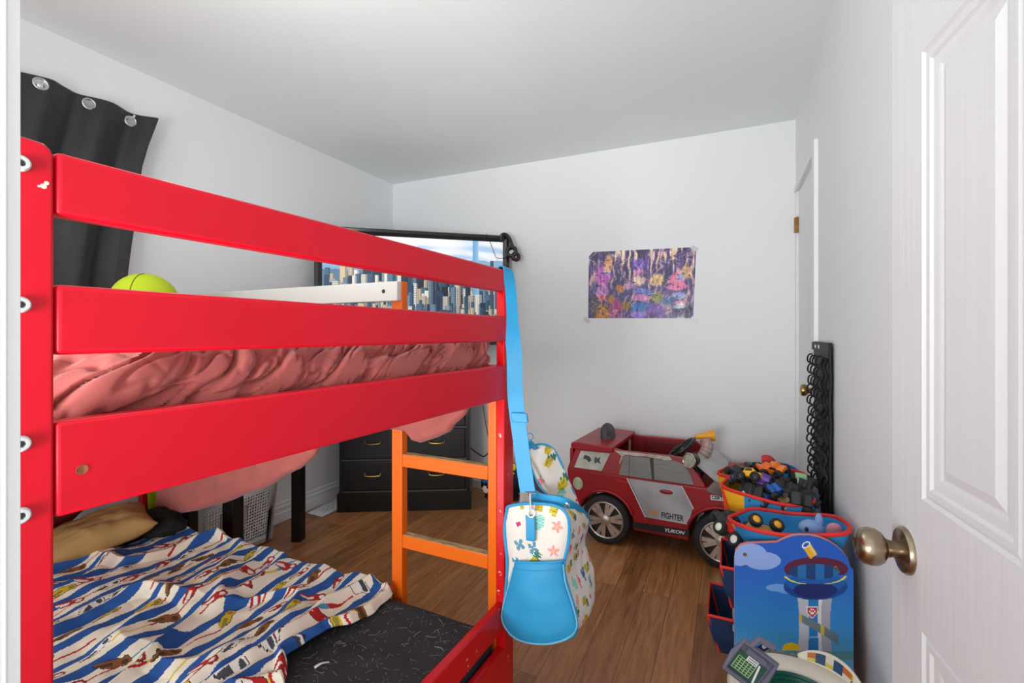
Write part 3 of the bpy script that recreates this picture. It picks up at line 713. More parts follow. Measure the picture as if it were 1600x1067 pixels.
# headphones hooked over the television's right corner
hp0 = tp(TW, 0, TTop)
hp = thing('headphones', 'black headphones with dark red cable hung on the right corner of the television', 'headphones', hp0 + Vector((.0, 0, -.16)))
q = lambda x, y, Y=3.06: onY(x, y, Y)
hb = MB(); hb.tube(smooth_path([q(783, 376), q(784, 368), q(789, 366), q(795, 371), q(799, 380), q(802, 389)], 6), .0125, 10); hb.build('headband', M_blacks, hp)
ec = MB(); T = axisT(q(799, 393, 3.05), (.35, -1, .1)); ec.torus(.032, .014, T, 24, 10); ec.build('ear_cushion', M_blacks, hp)
ec = MB(); T2 = axisT(q(800, 392, 3.07), (.35, -1, .1)); ec.lathe([(0, -.012), (.03, -.012), (.032, 0), (.028, .006), (0, .006)], 24, T2, cap=False); ec.build('ear_cup', mat('shiny_earcup', (170, 172, 174), .2, metal=.8), hp)
ec = MB(); T = axisT(q(806, 401, 3.07), (.8, -.6, .1)); ec.torus(.024, .013, T, 24, 10); ec.build('ear_cushion', mat('dark_red_black', (52, 22, 22), .5), hp)
cbm = MB(); cbm.tube(smooth_path([q(804, 396), q(798, 404), q(806, 408), q(811, 401), q(802, 398), q(790, 401), tp(TW - .02, .016, 1.705), tp(TW - .09, .014, 1.70), tp(TW - .115, .014, 1.74), tp(TW - .15, .0145, 1.83), tp(TW - .17, .0135, 1.866)], 6), .0021, 6)
cbm.build('cable', mat('dark_red_cable', (74, 24, 22), .5), hp)

# loose cord beside the dresser
cd = MB(); cd.tube(smooth_path([onY(752, 612, 3.14), onY(757, 650, 3.13), onY(763, 682, 3.12), onY(766, 700, 3.12), onY(757, 713, 3.12), onY(746, 708, 3.13), onY(731, 697, 3.14)], 8), .0042, 8)
single(cd, 'power_cord', M_blacks, 'thin black power cord looping down the back wall beside the dresser', 'cord')

# colourful ball on the floor right of the dresser
br_ = .158; bc = Vector((-1.372, 2.90, br_)); bb = MB(); cols_ = []
nn, mm = 64, 40
bb.sphere(bc, br_, n=nn, m=mm)
for i in range(mm):
    for k in range(nn):
        th = i / mm; ph = k / nn; s = (ph * 9 + th * 7); kk = fl(s) + 13 * fl(th * 9 + .5 * nz(ph * 8, th * 5)); fr_ = s % 1; g = (th * 9 + .5 * nz(ph * 8, th * 5)) % 1
        c = [(226, 130, 40), (22, 30, 64), (236, 170, 110), (30, 110, 190), (240, 236, 226), (18, 18, 24), (230, 200, 40)][int(cell_rand(kk, 3) * 7)]
        if fr_ < .14 or g < .16: c = (20, 22, 34)
        cols_.append(c)
bo = bb.build('ball', P_plain, None, col=cols_, ang=80); props(bo, 'large dark ball with orange, blue and white patches on the floor beside the dresser', 'ball')

# paper on the floor
pp = MB(); pq = [onZ(x, y, .0) for x, y in ((479, 802), (503, 808), (527, 796), (527, 779))]
pn, pe = pq[0], pq[2]
u_ = (pq[1] - pq[0]); v_ = (pq[3] - pq[0])
NPX = 40; ptc = []
pp.grid(lambda u, v: (pq[0] * (1 - u) * (1 - v) + pq[1] * u * (1 - v) + pq[2] * u * v + pq[3] * (1 - u) * v) + Vector((0, 0, .0012 + .002 * abs(nz(u * 3, v * 3)))), NPX, NPX)
for j in range(NPX):
    for i in range(NPX):
        u, v = i / NPX, j / NPX; g = .3 < v < .85 and .25 < u < .8 and (int(v * 30) % 3 == 0) and nz(u * 9, v * 9) > -.25
        ptc.append((186, 194, 210) if g else (232, 236, 242))
bo = pp.build('paper_sheet', P_plain, None, col=ptc, solid=-.0006); props(bo, 'white printed sheet of paper on the floor in front of the dresser', 'paper')

# ------------------------------------------------------------------ narrow black table behind the bed, with a white basket under it
tl = [(-2.05, 1.45), (-2.205, 1.948), (-2.29, 1.40), (-2.485, 1.965)]
tb = thing('side_table', 'narrow black table standing behind the bunk bed against the left wall', 'table', (-2.25, 1.68, 0))
ax_ = Vector((tl[1][0] - tl[0][0], tl[1][1] - tl[0][1], 0)).normalized(); ay_ = Vector((-ax_.y, ax_.x, 0))
for i, (x, y) in enumerate(tl):
    hw = .036 if i in (0,) else .029
    MB(frame_T(Vector((x, y, 0)), ax_, ay_, Vector((0, 0, 1)))).box(-hw, hw, -.026, .026, 0, .70).build('leg', M_black, tb, bevel=.002)
cxy = Vector((sum(p[0] for p in tl) / 4, sum(p[1] for p in tl) / 4, 0))
MB(frame_T(cxy, ax_, ay_, Vector((0, 0, 1)))).box(-.305, .305, -.155, .155, .70, .735).build('tabletop', M_black, tb, bevel=.003)
cloth_strip('hanging_cloth', (-2.405, 1.365, .50), .14, .34, (.45, .9, 0), M_lime, 'lime green cloth hanging behind the head end of the lower bunk', 'cloth', 2.0)

bk = thing('laundry_basket', 'white perforated plastic laundry basket under the black side table', 'basket', (-2.41, 1.66, 0))
B0, B1, BX0, BX1, BH = 1.445, 1.915, -2.505, -2.325, .375
def perforated(mb, p00, p10, p01, p11, n, m_, hole=.62, mu=.10, mv=.12):
    p00, p10, p01, p11 = map(Vector, (p00, p10, p01, p11))
    P = lambda u, v: p00 * (1 - u) * (1 - v) + p10 * u * (1 - v) + p01 * (1 - u) * v + p11 * u * v
    def quad(u0, u1, v0, v1): mb.add([P(u0, v0), P(u1, v0), P(u1, v1), P(u0, v1)], [(0, 1, 2, 3)])
    quad(0, mu, 0, 1); quad(1 - mu, 1, 0, 1); quad(mu, 1 - mu, 0, mv); quad(mu, 1 - mu, 1 - mv, 1)
    du, dv = (1 - 2 * mu) / n, (1 - 2 * mv) / m_
    for j in range(m_):
        for i in range(n):
            u0, v0 = mu + i * du, mv + j * dv; a = (1 - hole) / 2
            o = [P(u0, v0), P(u0 + du, v0), P(u0 + du, v0 + dv), P(u0, v0 + dv)]; s_ = [P(u0 + du * a, v0 + dv * a), P(u0 + du * (1 - a), v0 + dv * a), P(u0 + du * (1 - a), v0 + dv * (1 - a)), P(u0 + du * a, v0 + dv * (1 - a))]
            mb.add(o + s_, [(0, 1, 5, 4), (1, 2, 6, 5), (2, 3, 7, 6), (3, 0, 4, 7)])
tp_, bt_ = .018, .0
b = MB()
fl_b = (BX1 - .012, B0 + .02, .012), (BX1 - .012, B1 - .03, .012); fl_t = (BX1 + .012, B0, BH - .05), (BX1 + .012, B1 - .012, BH - .03)
bk_b = (BX0 + .012, B0 + .02, .012), (BX0 + .012, B1 - .03, .012); bk_t = (BX0 + .002, B0, BH), (BX0 + .002, B1, BH)
perforated(b, fl_b[0], fl_b[1], fl_t[0], fl_t[1], 24, 15)
perforated(b, bk_b[0], bk_b[1], bk_t[0], bk_t[1], 24, 15)
perforated(b, fl_b[0], bk_b[0], fl_t[0], bk_t[0], 9, 15); perforated(b, fl_b[1], bk_b[1], fl_t[1], bk_t[1], 9, 15)
b.add([fl_b[0], fl_b[1], bk_b[1], bk_b[0]], [(0, 1, 2, 3)])
M_bask = mat('white_plastic', (226, 226, 222), .45)
b.build('body', M_bask, bk, solid=.002)
r = MB(); r.tube([fl_t[0], fl_t[1], bk_t[1], bk_t[0]], .007, 8, closed=True); r.build('rim', M_bask, bk)
hh = MB(); yh = onX(365, 815, BX1).y
hx = lambda a, z: Vector((BX1 + .004 + (z - .2) * .06, yh + a, z))
hh.tube([hx(-.072, .16), hx(-.072, .255), hx(.072, .255), hx(.072, .16)], .004, 6, closed=True); hh.build('clip_frame', mat('grey_plastic', (150, 148, 146), .5), bk)
hh = MB(); hh.box(0, .003, yh - .07, yh + .07, .163, .252, Matrix.Translation((BX1 + .004, 0, 0))); hh.build('label_plate', mat('grey_label', (186, 182, 178), .6, var=.3, vscale=60, stretch=(1, .2, 3)), bk)

# ------------------------------------------------------------------ curtain
cu = thing('curtain', 'black curtain panel with metal eyelets hanging on the left wall', 'curtain', (LX + .06, .85, .9))
cedge = [(.85, 1.17), (1.371, 1.222), (1.66, 1.262), (1.80, 1.272), (1.924, 1.286), (2.03, 1.31), (2.171, 1.352)]
eye = [(.938, 2.140), (1.101, 2.136), (1.262, 2.130), (.78, 2.14), (.62, 2.14)]
def cur(u, v):
    h = .85 + (2.171 - .85) * v + .010 * sin(u * 40) * (v > .97) * 0
    yr = interp(cedge, h); y = .52 + (yr - .52) * u
    dep = .026 * sin(u * 26.0 + .8 * sin(v * 3)) * (1 - .25 * v) + .010 * nz(u * 16, v * 4) + .02 * sstep(.9, 1, u) * sstep(.6, 1, v)
    return Vector((LX + .062 + dep, y, h))
def cskip(u, v):
    p = cur(u, v); return any((p.y - a) ** 2 + (p.z - z) ** 2 < .0195 ** 2 for a, z in eye)
c = MB(); c.grid(cur, 260, 220, skip=cskip); c.build('cloth', M_curtain, cu, ang=80, solid=.0015)
def cur_at(y, z):
    v = (z - .85) / (2.171 - .85); u = (y - .52) / (interp(cedge, z) - .52); p = cur(u, v); q1 = cur(u + .01, v) - p
    n = Vector((q1.y, -q1.x, 0)).normalized(); return p, n
for y, z in eye:
    p, n = cur_at(y, z); n = (n + Vector((1.5, 0, 0))).normalized()
    MB().torus(.021, .0042, axisT(p + n * .002, n), 28, 8).build('eyelet', M_steel, cu)
hm = MB(); 
hm.grid(lambda u, v: (lambda p: p + Vector((.003, 0, 0)))(cur(.945 + .05 * u, .02 + .96 * v)), 6, 120); hm.build('hem', mat('curtain_hem', (44, 43, 42), .7, var=.3, vscale=70, bump=.3, bscale=150), cu, ang=80)
nl = MB(); p, n = cur_at(1.262, 2.130); nl.tube([(LX, 1.262, 2.146), (LX + .075, 1.262, 2.146), (LX + .078, 1.262, 2.154)], .004, 8)
single(nl, 'wall_hook', M_washer, 'small white hook holding the last eyelet of the curtain', 'hook')
nl = MB(); nl.lathe([(0, 0), (.005, 0), (.005, .05), (.012, .054), (.015, .062), (.012, .071), (0, .074)], 16, axisT((LX, .941, 2.138), (1, 0, 0)), cap=False)
single(nl, 'wall_hook', M_steel, 'round metal knob hook inside the first visible eyelet of the curtain', 'hook')

# ------------------------------------------------------------------ poster
pc = [onY(919, 497, BY - .0006), onY(1083, 497, BY - .0006), onY(1088, 386, BY - .0006), onY(920, 394, BY - .0006)]
po = thing('poster', 'glossy purple and gold poster taped to the back wall', 'poster', (pc[0] + pc[1]) / 2)
NX, NYp = 170, 110; ptc = []; R2 = random.Random(4)
blobs = [(.14, .62, .075, .16, (196, 96, 190)), (.14, .40, .06, .10, (196, 130, 200)), (.14, .30, .05, .05, (220, 70, 90)), (.14, .08, .09, .12, (196, 128, 40)), (.19, .7, .03, .05, (190, 210, 240)), (.20, .82, .05, .12, (244, 176, 110)),
         (.50, .55, .06, .08, (240, 200, 180)), (.50, .78, .07, .08, (92, 50, 180)), (.50, .68, .05, .05, (204, 110, 190)), (.51, .30, .09, .05, (206, 120, 190)), (.50, .16, .10, .07, (30, 110, 190)), (.50, .05, .07, .06, (150, 120, 220)), (.52, .40, .07, .04, (90, 120, 210)), (.36, .30, .06, .12, (60, 64, 120)), (.40, .48, .05, .05, (180, 130, 180)), (.37, .18, .05, .07, (150, 104, 40)), (.32, .44, .05, .06, (190, 120, 60)),
         (.84, .55, .07, .10, (230, 110, 150)), (.88, .58, .03, .05, (110, 150, 230)), (.84, .44, .09, .04, (236, 120, 170)), (.86, .32, .06, .05, (150, 160, 230)), (.88, .22, .06, .03, (226, 130, 170)), (.87, .14, .06, .05, (20, 70, 96)), (.77, .26, .07, .05, (40, 90, 150)), (.66, .30, .07, .07, (140, 140, 60)), (.66, .12, .09, .09, (90, 40, 150)), (.66, .55, .06, .08, (236, 196, 120)), (.60, .36, .04, .05, (80, 110, 190)), (.93, .66, .05, .10, (220, 170, 110)), (.05, .45, .03, .10, (60, 56, 120)), (.05, .2, .05, .2, (84, 76, 90)), (.28, .14, .05, .14, (180, 60, 120)), (.23, .28, .03, .06, (196, 130, 40))]
for j in range(NYp):
    for i in range(NX):
        u, v = (i + .5) / NX, (j + .5) / NYp
        w_ = .02 * nz(u * 9, v * 7, 2)
        st = nz(u * 34 + 3 * w_ * 20, v * 2.6, 1.0) + .5 * nz(u * 70, v * 5, 7)
        c = mixc((46, 34, 92), (108, 84, 150), .5 + .5 * nz(u * 5, v * 4, 9))
        if st > .05: c = mixc(c, (250, 206, 176), min(1, (st - .05) * 3.2) * (.3 + .7 * v))
        if st < -.3: c = mixc(c, (26, 22, 50), .7)
        for bu, bv, ru, rv, bcx in blobs:
            d2_ = ((u - bu + w_) / ru) ** 2 + ((v - bv + w_) / rv) ** 2
            if d2_ < 1.6: c = mixc(c, bcx, sstep(1.6, .5, d2_) * .8)
        k = nz(u * 60, v * 12, 3) + .6 * nz(u * 22, v * 30, 8); c = tuple(max(0, min(255, x * (1.08 + .3 * k))) for x in c)
        if nz(u * 46 + 6 * nz(u * 4, v * 9, 4), v * 5, 12) > .34: c = mixc(c, (250, 214, 200), .5)
        if nz(u * 30, v * 26, 15) > .42: c = mixc(c, (30, 26, 54), .6)
        ptc.append(c)
def postp(u, v):
    p = pc[0] * (1 - u) * (1 - v) + pc[1] * u * (1 - v) + pc[2] * u * v + pc[3] * (1 - u) * v
    return p + Vector((0, -.003 * abs(nz(u * 4, v * 4, 2)) * sstep(0, .1, u) * sstep(1, .9, u) - .004 * sstep(.9, 1, u) * sstep(.2, .0, v), 0))
# corner nick at the upper left is torn away
keep = [not ((i + .5) / NX + (1 - (j + .5) / NYp) * .62 < .045) for j in range(NYp) for i in range(NX)]
pm = MB(); pm.grid(postp, NX, NYp, skip=lambda u, v: u + (1 - v) * .62 < .045)
pm.build('print', P_gloss, po, col=[c for c, k in zip(ptc, keep) if k])
for (x, y) in ((917, 500), (1085, 499), (1085, 388)):
    p = onY(x, y, BY - .0045); MB(Matrix.Translation(p) @ Matrix.Rotation(.6, 4, 'Y')).box(-.022, .022, -.0006, .0006, -.012, .012).build('tape', mat('clear_tape', (206, 207, 208), .3), po)

# ------------------------------------------------------------------ ride-on car
CT = Matrix.Translation((-.84, 2.628, 0)) @ Matrix.Rotation(-atan(.068), 4, 'Z')
def CP(l, w_, h): return CT @ Vector((l, w_, h))
car = thing('ride_on_car', 'red ride-on toy fire car with silver door decal by the back wall', 'toy car', CP(.5, .25, 0))
M_car = mat('faded_red_plastic', (160, 14, 26), .36, var=.5, vscale=7, rgb2=(140, 16, 26))
M_carin = mat('inner_red_plastic', (132, 10, 18), .5)
M_grey = mat('grey_window_decal', (134, 134, 132), .5, var=.16, vscale=14, stretch=(1, 1, 6))
M_silver = mat('silver_door_decal', (190, 193, 198), .32, var=.4, vscale=5, rgb2=(150, 153, 160), metal=.25)
M_pale = mat('worn_pale_decal', (196, 198, 190), .6, var=.3, vscale=16)
M_seat = mat('charcoal_seat_plastic', (66, 66, 68), .5, var=.2, vscale=12)
CW = .50
def arc(cx, cz, r, a0, a1, n=14): return [(cx + r * cos(math.radians(a0 + (a1 - a0) * i / n)), cz + r * sin(math.radians(a0 + (a1 - a0) * i / n))) for i in range(n + 1)]
low = [(.03, .20), (.0, .30), (-.006, .39)]
low += [(.70, .39), (.78, .392), (.88, .402), (.97, .398), (1.03, .37), (1.045, .30), (1.04, .18), (1.0, .14)]
low += arc(.812, .135, .158, 5, 175)
low += [(.662, .105), (.374, .105)]
low += arc(.222, .135, .152, -5, 170)
low += [(.06, .17)]
body = MB(CT).prism(low, 0, CW, lambda a, b, t: (a, t, b)).build('body', M_car, car, bevel=.012, seg=3)
# upper sides: rear quarter + window frames + pillar, with an open cockpit between them
up = [(-.006, .385), (.040, .505), (.050, .530), (.262, .530), (.30, .522), (.56, .524), (.64, .520), (.690, .470), (.735, .405), (.74, .385)]
for y0, y1, nm in ((.004, .034, 'side_panel'), (CW - .034, CW - .004, 'side_panel')):
    MB(CT).prism(up, y0, y1, lambda a, b, t: (a, t + (.010 if t < .25 else -.010) * (b - .385) / .14, b)).build(nm, M_car, car, bevel=.006, seg=3)
iw = MB(CT); iw.box(.26, .62, CW - .044, CW - .036, .39, .512); iw.build('inner_panel', M_carin, car, bevel=.003)
MB(CT).box(.33, .55, CW - .048, CW - .0442, .40, .495).build('recess_panel', mat('deep_red', (108, 6, 12), .5), car, bevel=.004)
MB(CT).box(.232, .246, CW - .052, CW - .0442, .415, .498).build('slot_strip', mat('cream_plastic', (214, 200, 186), .5), car, bevel=.003)
# tail deck with spoiler lip
dk = MB(CT); dk.prism([(.018, .515), (.022, .540), (.06, .545), (.262, .538), (.264, .512), (.24, .508), (.04, .503)], -.004, CW + .004, lambda a, b, t: (a, t, b)); 
dk.build('tail_deck', M_car, car, bevel=.005, seg=3)
MB(CT).box(.0, .02, .03, CW - .03, .385, .50).build('tailgate', M_car, car, bevel=.004)
# windscreen, dash and bonnet
ws = MB(CT); ws.prism([(.675, .500), (.690, .515), (.815, .418), (.80, .402)], .03, CW - .03, lambda a, b, t: (a, t, b)); ws.build('windscreen', mat('cloudy_windscreen', (190, 192, 188), .3, var=.12, vscale=9), car, bevel=.003)
MB(CT).prism([(.56, .39), (.58, .45), (.66, .47), (.70, .40)], .04, CW - .04, lambda a, b, t: (a, t, b)).build('dashboard', M_seat, car, bevel=.006)
MB(CT).prism([(.77, .392), (.79, .412), (.90, .425), (1.0, .405), (1.03, .37)], .02, CW - .02, lambda a, b, t: (a, t, b)).build('bonnet', M_car, car, bevel=.008, seg=3)
sw_ = MB(); sc0 = CP(.588, .24, .522); sw_.torus(.083, .0105, axisT(sc0, CT.to_3x3() @ Vector((-.62, -.10, .78))), 36, 10); sw_.tube([sc0 + Vector((-.05, 0, -.03)) * 0, CP(.63, .24, .455)], .012, 8)
for an in (0, 2.1, 4.2):
    T = axisT(sc0, CT.to_3x3() @ Vector((-.62, -.10, .78))); sw_.tube([T @ Vector((0, 0, -.004)), T @ Vector((.08 * cos(an), .08 * sin(an), 0))], .009, 6)
sw_.build('steering_wheel', M_blacks, car, merge=False)
# seat
se = MB(CT)
def seatback(u, v):
    a = 2 * pi * u; hgt = .40 + .225 * v; k = (1 - max(0, (v - .75) / .25) ** 2.2) ** .5 if v > .75 else 1
    ww = (.105 - .035 * v) * max(k, .02); tt = (.034 - .006 * v) * max(k, .15)
    cu_ = abs(cos(a)) ** .5 * (1 if cos(a) >= 0 else -1); su = abs(sin(a)) ** .5 * (1 if sin(a) >= 0 else -1)
    return (.185 - .03 * v + tt * cu_, .24 + ww * su, hgt)
se.grid(seatback, 40, 24); se.build('seat_back', M_seat, car, ang=50)
MB(CT).box(.20, .36, .10, .40, .385, .425).build('seat_cushion', M_seat, car, bevel=.012)
MB(CT).box(.145, .21, .16, .175, .44, .56).build('seat_wing', M_seat, car, bevel=.006)
# decals on the near side: thin plates 1.5 mm proud
def tumble(h): return .010 * max(0, h - .385) / .14
def plate(name, poly, m, off=-.0035, th=.003, base=.004, bev=0.0008):
    return MB(CT).prism(poly, 0, 1, lambda a, b, t: (a, (base if b > .386 else 0) + (tumble(b) if b > .386 else 0) + off + th * t, b)).build(name, m, car, bevel=bev)
def lowplate(name, poly, m, off=-.0035, th=.0032):
    return MB(CT).prism(poly, off, off + th, lambda a, b, t: (a, t, b)).build(name, m, car)
plate('window_decal', [(.297, .392), (.318, .490), (.332, .499), (.46, .503), (.475, .392)], M_grey)
plate('window_decal', [(.486, .392), (.480, .503), (.60, .503), (.640, .485), (.668, .44), (.682, .394)], M_grey)
plate('pillar_decal', [(.4755, .392), (.4625, .503), (.480, .503), (.486, .392)], mat('charcoal_stripe', (58, 58, 60), .6))
plate('window_line', [(.352, .392), (.352, .500), (.3545, .500), (.3545, .392)], M_dark, off=-.0042)
plate('quarter_window', [(.038, .400), (.076, .497), (.246, .502), (.200, .400)], M_pale)
plate('smudged_mark', [(.09, .455), (.10, .478), (.13, .470), (.14, .452), (.125, .437), (.112, .452)], mat('faded_black', (70, 70, 72), .7), off=-.0042)
plate('smudged_mark', [(.155, .455), (.16, .476), (.175, .466), (.192, .478), (.186, .455), (.195, .436), (.176, .445), (.158, .436)], mat('faded_black2', (84, 84, 86), .7), off=-.0042)
plate('peeling_decal', [(.268, .5215), (.30, .5205), (.56, .5225), (.575, .507), (.54, .500), (.52, .505), (.49, .504), (.44, .508), (.39, .504), (.33, .503), (.318, .494), (.300, .45), (.296, .452), (.308, .495)], mat('peeling_silver', (198, 194, 188), .5, var=.5, vscale=26, rgb2=(164, 150, 138)), off=-.0036)
door = lowplate('door_decal', [(.347, .381), (.619, .381), (.677, .275), (.655, .190), (.444, .190)], M_silver)
lowplate('decal_edge', [(.3395, .3815), (.3455, .3815), (.4440, .189), (.4385, .189)], M_paper, off=-.0036)
lowplate('decal_edge', [(.621, .381), (.6265, .381), (.684, .275), (.679, .275)], M_paper, off=-.0036)
lowplate('decal_line', [(.3465, .3815), (.3495, .3815), (.447, .189), (.4445, .189)], M_dark, off=-.0040)
hdl = MB(CT).sphere((.548, -.006, .341), .034, .008, .011, 20, 10).build('door_handle', M_car, car, ang=70)
lowplate('sill_stripe', [(.376, .120), (.376, .153), (.660, .163), (.660, .126)], M_blacks)
MB(CT).sphere((.063, -.004, .312), .030, .006, .036, 24, 10).build('filler_cap', mat('pale_green_cap', (174, 184, 152), .6, var=.3, vscale=30), car, ang=70)
lowplate('fender_strip', [(.275, .372), (.345, .362), (.348, .352), (.285, .356)], mat('lighter_red', (188, 30, 36), .4), off=-.006, th=.008)
plate('head_lamp', [(.742, .375), (.748, .392), (.775, .425), (.83, .415), (.835, .352)], mat('smoky_lamp', (128, 112, 102), .25, var=.5, vscale=20), off=-.006, th=.012, base=0)
lowplate('badge_plate', [(.762, .335), (.762, .358), (.90, .366), (.90, .342)], M_paper, off=-.004)
for cxw, r_ in ((.222, .160), (.812, .166)):
    fl_ = MB(CT)
    pts = [Vector((a, -.004, b)) for a, b in arc(cxw, .135, r_, 20, 160, 18)]; fl_.tube(pts, .009, 8); fl_.build('wheel_arch_trim', M_car, car)
def text_mesh(name, body, size, T, m, parent, ext=.0004, sx=1.0, shear=0.0, bold=0.0):
    cu_ = bpy.data.curves.new('tmp_text', 'FONT'); cu_.body = body; cu_.size = size; cu_.extrude = ext; cu_.shear = shear; cu_.offset = bold; cu_.resolution_u = 3
    o = bpy.data.objects.new('tmp_text', cu_); COL.objects.link(o); bpy.context.view_layer.update()
    dg = bpy.context.evaluated_depsgraph_get(); me = bpy.data.meshes.new_from_object(o.evaluated_get(dg))
    bpy.data.objects.remove(o); bpy.data.curves.remove(cu_)
    b = MB(T @ Matrix.Diagonal((sx, 1, 1, 1))); b.add([v.co for v in me.vertices], [tuple(p.vertices) for p in me.polygons]); bpy.data.meshes.remove(me)
    return b.build(name, m, parent, ang=20)
def carT(l, h, off, rot=0.0): return CT @ Matrix.Translation((l, off, h)) @ Matrix.Rotation(pi / 2, 4, 'X') @ Matrix.Rotation(rot, 4, 'Z')
text_mesh('lettering', 'FIRE', .036, carT(.456, .207, -.0042), mat('faded_orange_ink', (214, 142, 60), .6), car, sx=.78, bold=.0008)
text_mesh('lettering', 'FIGHTER', .042, carT(.522, .203, -.0042), mat('black_ink', (30, 30, 34), .5), car, sx=.68, bold=.0010)
text_mesh('lettering', 'YUKON', .024, carT(.537, .133, -.0042, .04), mat('white_ink', (226, 226, 226), .5), car, sx=1.15, shear=.3, bold=.0006)
text_mesh('lettering', 'CERTIFIED', .0225, carT(.767, .341, -.0048, .05), mat('black_ink_badge', (26, 26, 28), .5), car, sx=.95, bold=.0008)
# wheels
def car_wheel(l, side):
    yc = .0 if side < 0 else CW; sg = -1 if side < 0 else 1
    T = CT @ Matrix.Translation((l, yc - sg * .03, .135)) @ Matrix.Rotation(pi / 2 * (1 if sg < 0 else -1), 4, 'X')
    t = MB().lathe([(.100, -.045), (.118, -.045), (.130, -.036), (.135, -.02), (.135, .02), (.130, .034), (.120, .040), (.104, .040), (.100, .034)], 48, T, cap=False); t = t.build('tyre', M_rubber, car, ang=40)
    MB().lathe([(0, -.02), (.100, -.02), (.100, .010), (.0, .010)], 40, T, cap=False).build('hub_shadow', mat('dark_hub', (52, 46, 44), .6), t)
    rm = MB(); rm.torus(.097, .0055, T @ Matrix.Translation((0, 0, .036)), 48, 8)
    for k in range(6):
        for dlt in (-.17, .17):
            a = k * pi / 3 + dlt + .2
            rm.hexa([T @ Vector((.022 * cos(a) - s_ * .008 * sin(a), .022 * sin(a) + s_ * .008 * cos(a), z)) for s_, z in ((-1, .018), (1, .018), (1, .038), (-1, .038))],
                    [T @ Vector((.096 * cos(a) - s_ * .0125 * sin(a), .096 * sin(a) + s_ * .0125 * cos(a), z)) for s_, z in ((-1, .012), (1, .012), (1, .034), (-1, .034))])
    rm.lathe([(0, .012), (.03, .012), (.03, .036), (.022, .042), (0, .043)], 24, T, cap=False)
    rm.build('rim', mat('dull_chrome', (214, 205, 196), .3, metal=.75, var=.35, vscale=24), t, merge=False)
for l in (.222, .812): car_wheel(l, -1); car_wheel(l, 1)
# spotlight on the A pillar
sp0 = CP(.672, -.035, .527); sd_ = CT.to_3x3() @ Vector((-.42, -.88, .06))
sl = MB().lathe([(0, -.045), (.026, -.045), (.034, -.02), (.037, .0), (.037, .012), (0, .012)], 32, axisT(sp0, sd_), cap=False).build('spotlight', M_blacks, car, ang=40)
MB().torus(.035, .0035, axisT(sp0 + sd_.normalized() * .013, sd_), 32, 8).build('bezel', M_chrome, sl)
MB().lathe([(0, .017), (.02, .016), (.033, .012)], 32, axisT(sp0, sd_), cap=False).build('lens', mat('cloudy_lens', (176, 178, 166), .35, var=.5, vscale=45, rgb2=(140, 130, 116)), sl)
MB().tube([sp0 + Vector((.005, .01, -.03)), CP(.690, -.004, .480), CP(.692, .008, .468)], .008, 8).build('bracket', M_blacks, sl)

# striped hose nozzle with a yellow mouth, lying on the windscreen
nz0 = thing('toy_megaphone', 'pale ribbed toy horn with a yellow mouth lying on the red car', 'toy', CP(.70, .22, .51))
q = lambda x, y, Y=2.80: onY(x, y, Y)
path = smooth_path([q(1092, 722, 2.80), q(1100, 710, 2.80), q(1105, 698, 2.81), q(1103, 688, 2.83)], 8)
tb_ = MB(); rs = [.030 + .0028 * (i % 3 == 0) for i in range(len(path))]; tb_.tube(path, rs, 18); tb_.build('ribbed_tube', mat('translucent_grey', (176, 164, 158), .35, var=.5, vscale=22, rgb2=(186, 128, 116)), nz0, ang=30)
cn = MB(); a = q(1088, 682, 2.84); e = q(1113, 680, 2.86); cn.lathe([(.010, -.006), (.012, 0), (.018, .045), (.032, .088), (.034, .092), (.028, .088), (.010, .02)], 24, axisT(a, e - a), cap=False); cn.build('mouth', mat('yellow_plastic', (240, 166, 22), .4), nz0, ang=30)

# ------------------------------------------------------------------ printed duffel bag on the bed post
def motif(s, t, seed=0):
    base = (226, 219, 210)
    s, t = s / 1.5, t / 1.5; C_ = .034; i, j = fl(s / C_), fl(t / C_)
    for di in (-1, 0, 1):
        for dj in (-1, 0, 1):
            a, b = i + di, j + dj; cs = (a + .5 + .45 * (cell_rand(a, b, 2 + seed) - .5)) * C_; ct = (b + .5 + .45 * (cell_rand(a, b, 3 + seed) - .5)) * C_
            x, y = s - cs, t - ct; an = (cell_rand(a, b, 4) - .5) * 1.1; x, y = x * cos(an) - y * sin(an), x * sin(an) + y * cos(an); k = int(cell_rand(a, b, 7 + seed) * 8)
            r = sqrt(x * x + y * y); th = math.atan2(y, x)
            if k in (0, 1):      # pineapple
                if (x / .0075) ** 2 + ((y + .003) / .011) ** 2 < 1: return (206, 188, 40) if (int((x + y) * 400) + int((x - y) * 400)) % 3 else (168, 140, 30)
                if .006 < y < .019 and abs(x) < .0065 * abs(sin((y - .006) * 500 + 1)) + .0018: return (52, 116, 92)
            elif k in (2, 3):    # pink flower
                if r < .0105 * (.72 + .28 * cos(5 * th)): return (244, 190, 120) if r < .0028 else ((222, 62, 112) if k == 2 else (232, 150, 150))
            elif k == 4:         # leaf
                if (x / .009) ** 2 + (y / .013) ** 2 < 1: return (120, 200, 190) if (int(y * 700) % 3) else (170, 216, 208)
            elif k == 5:         # blue leaf spray
                if r < .014 * (.45 + .55 * abs(cos(3 * th + .5))): return (54, 96, 156) if int(r * 600) % 3 else (120, 160, 206)
            elif k == 6:         # butterfly
                if r < .011 * abs(sin(2 * th)) ** .6: return (84, 146, 168)
            else:
                if r < .004: return (196, 40, 110)
    return base
bag = thing('duffel_bag', 'cream duffel bag printed with pineapples and flowers, hanging from the red bed post', 'bag', (-.49, 1.35, .30))
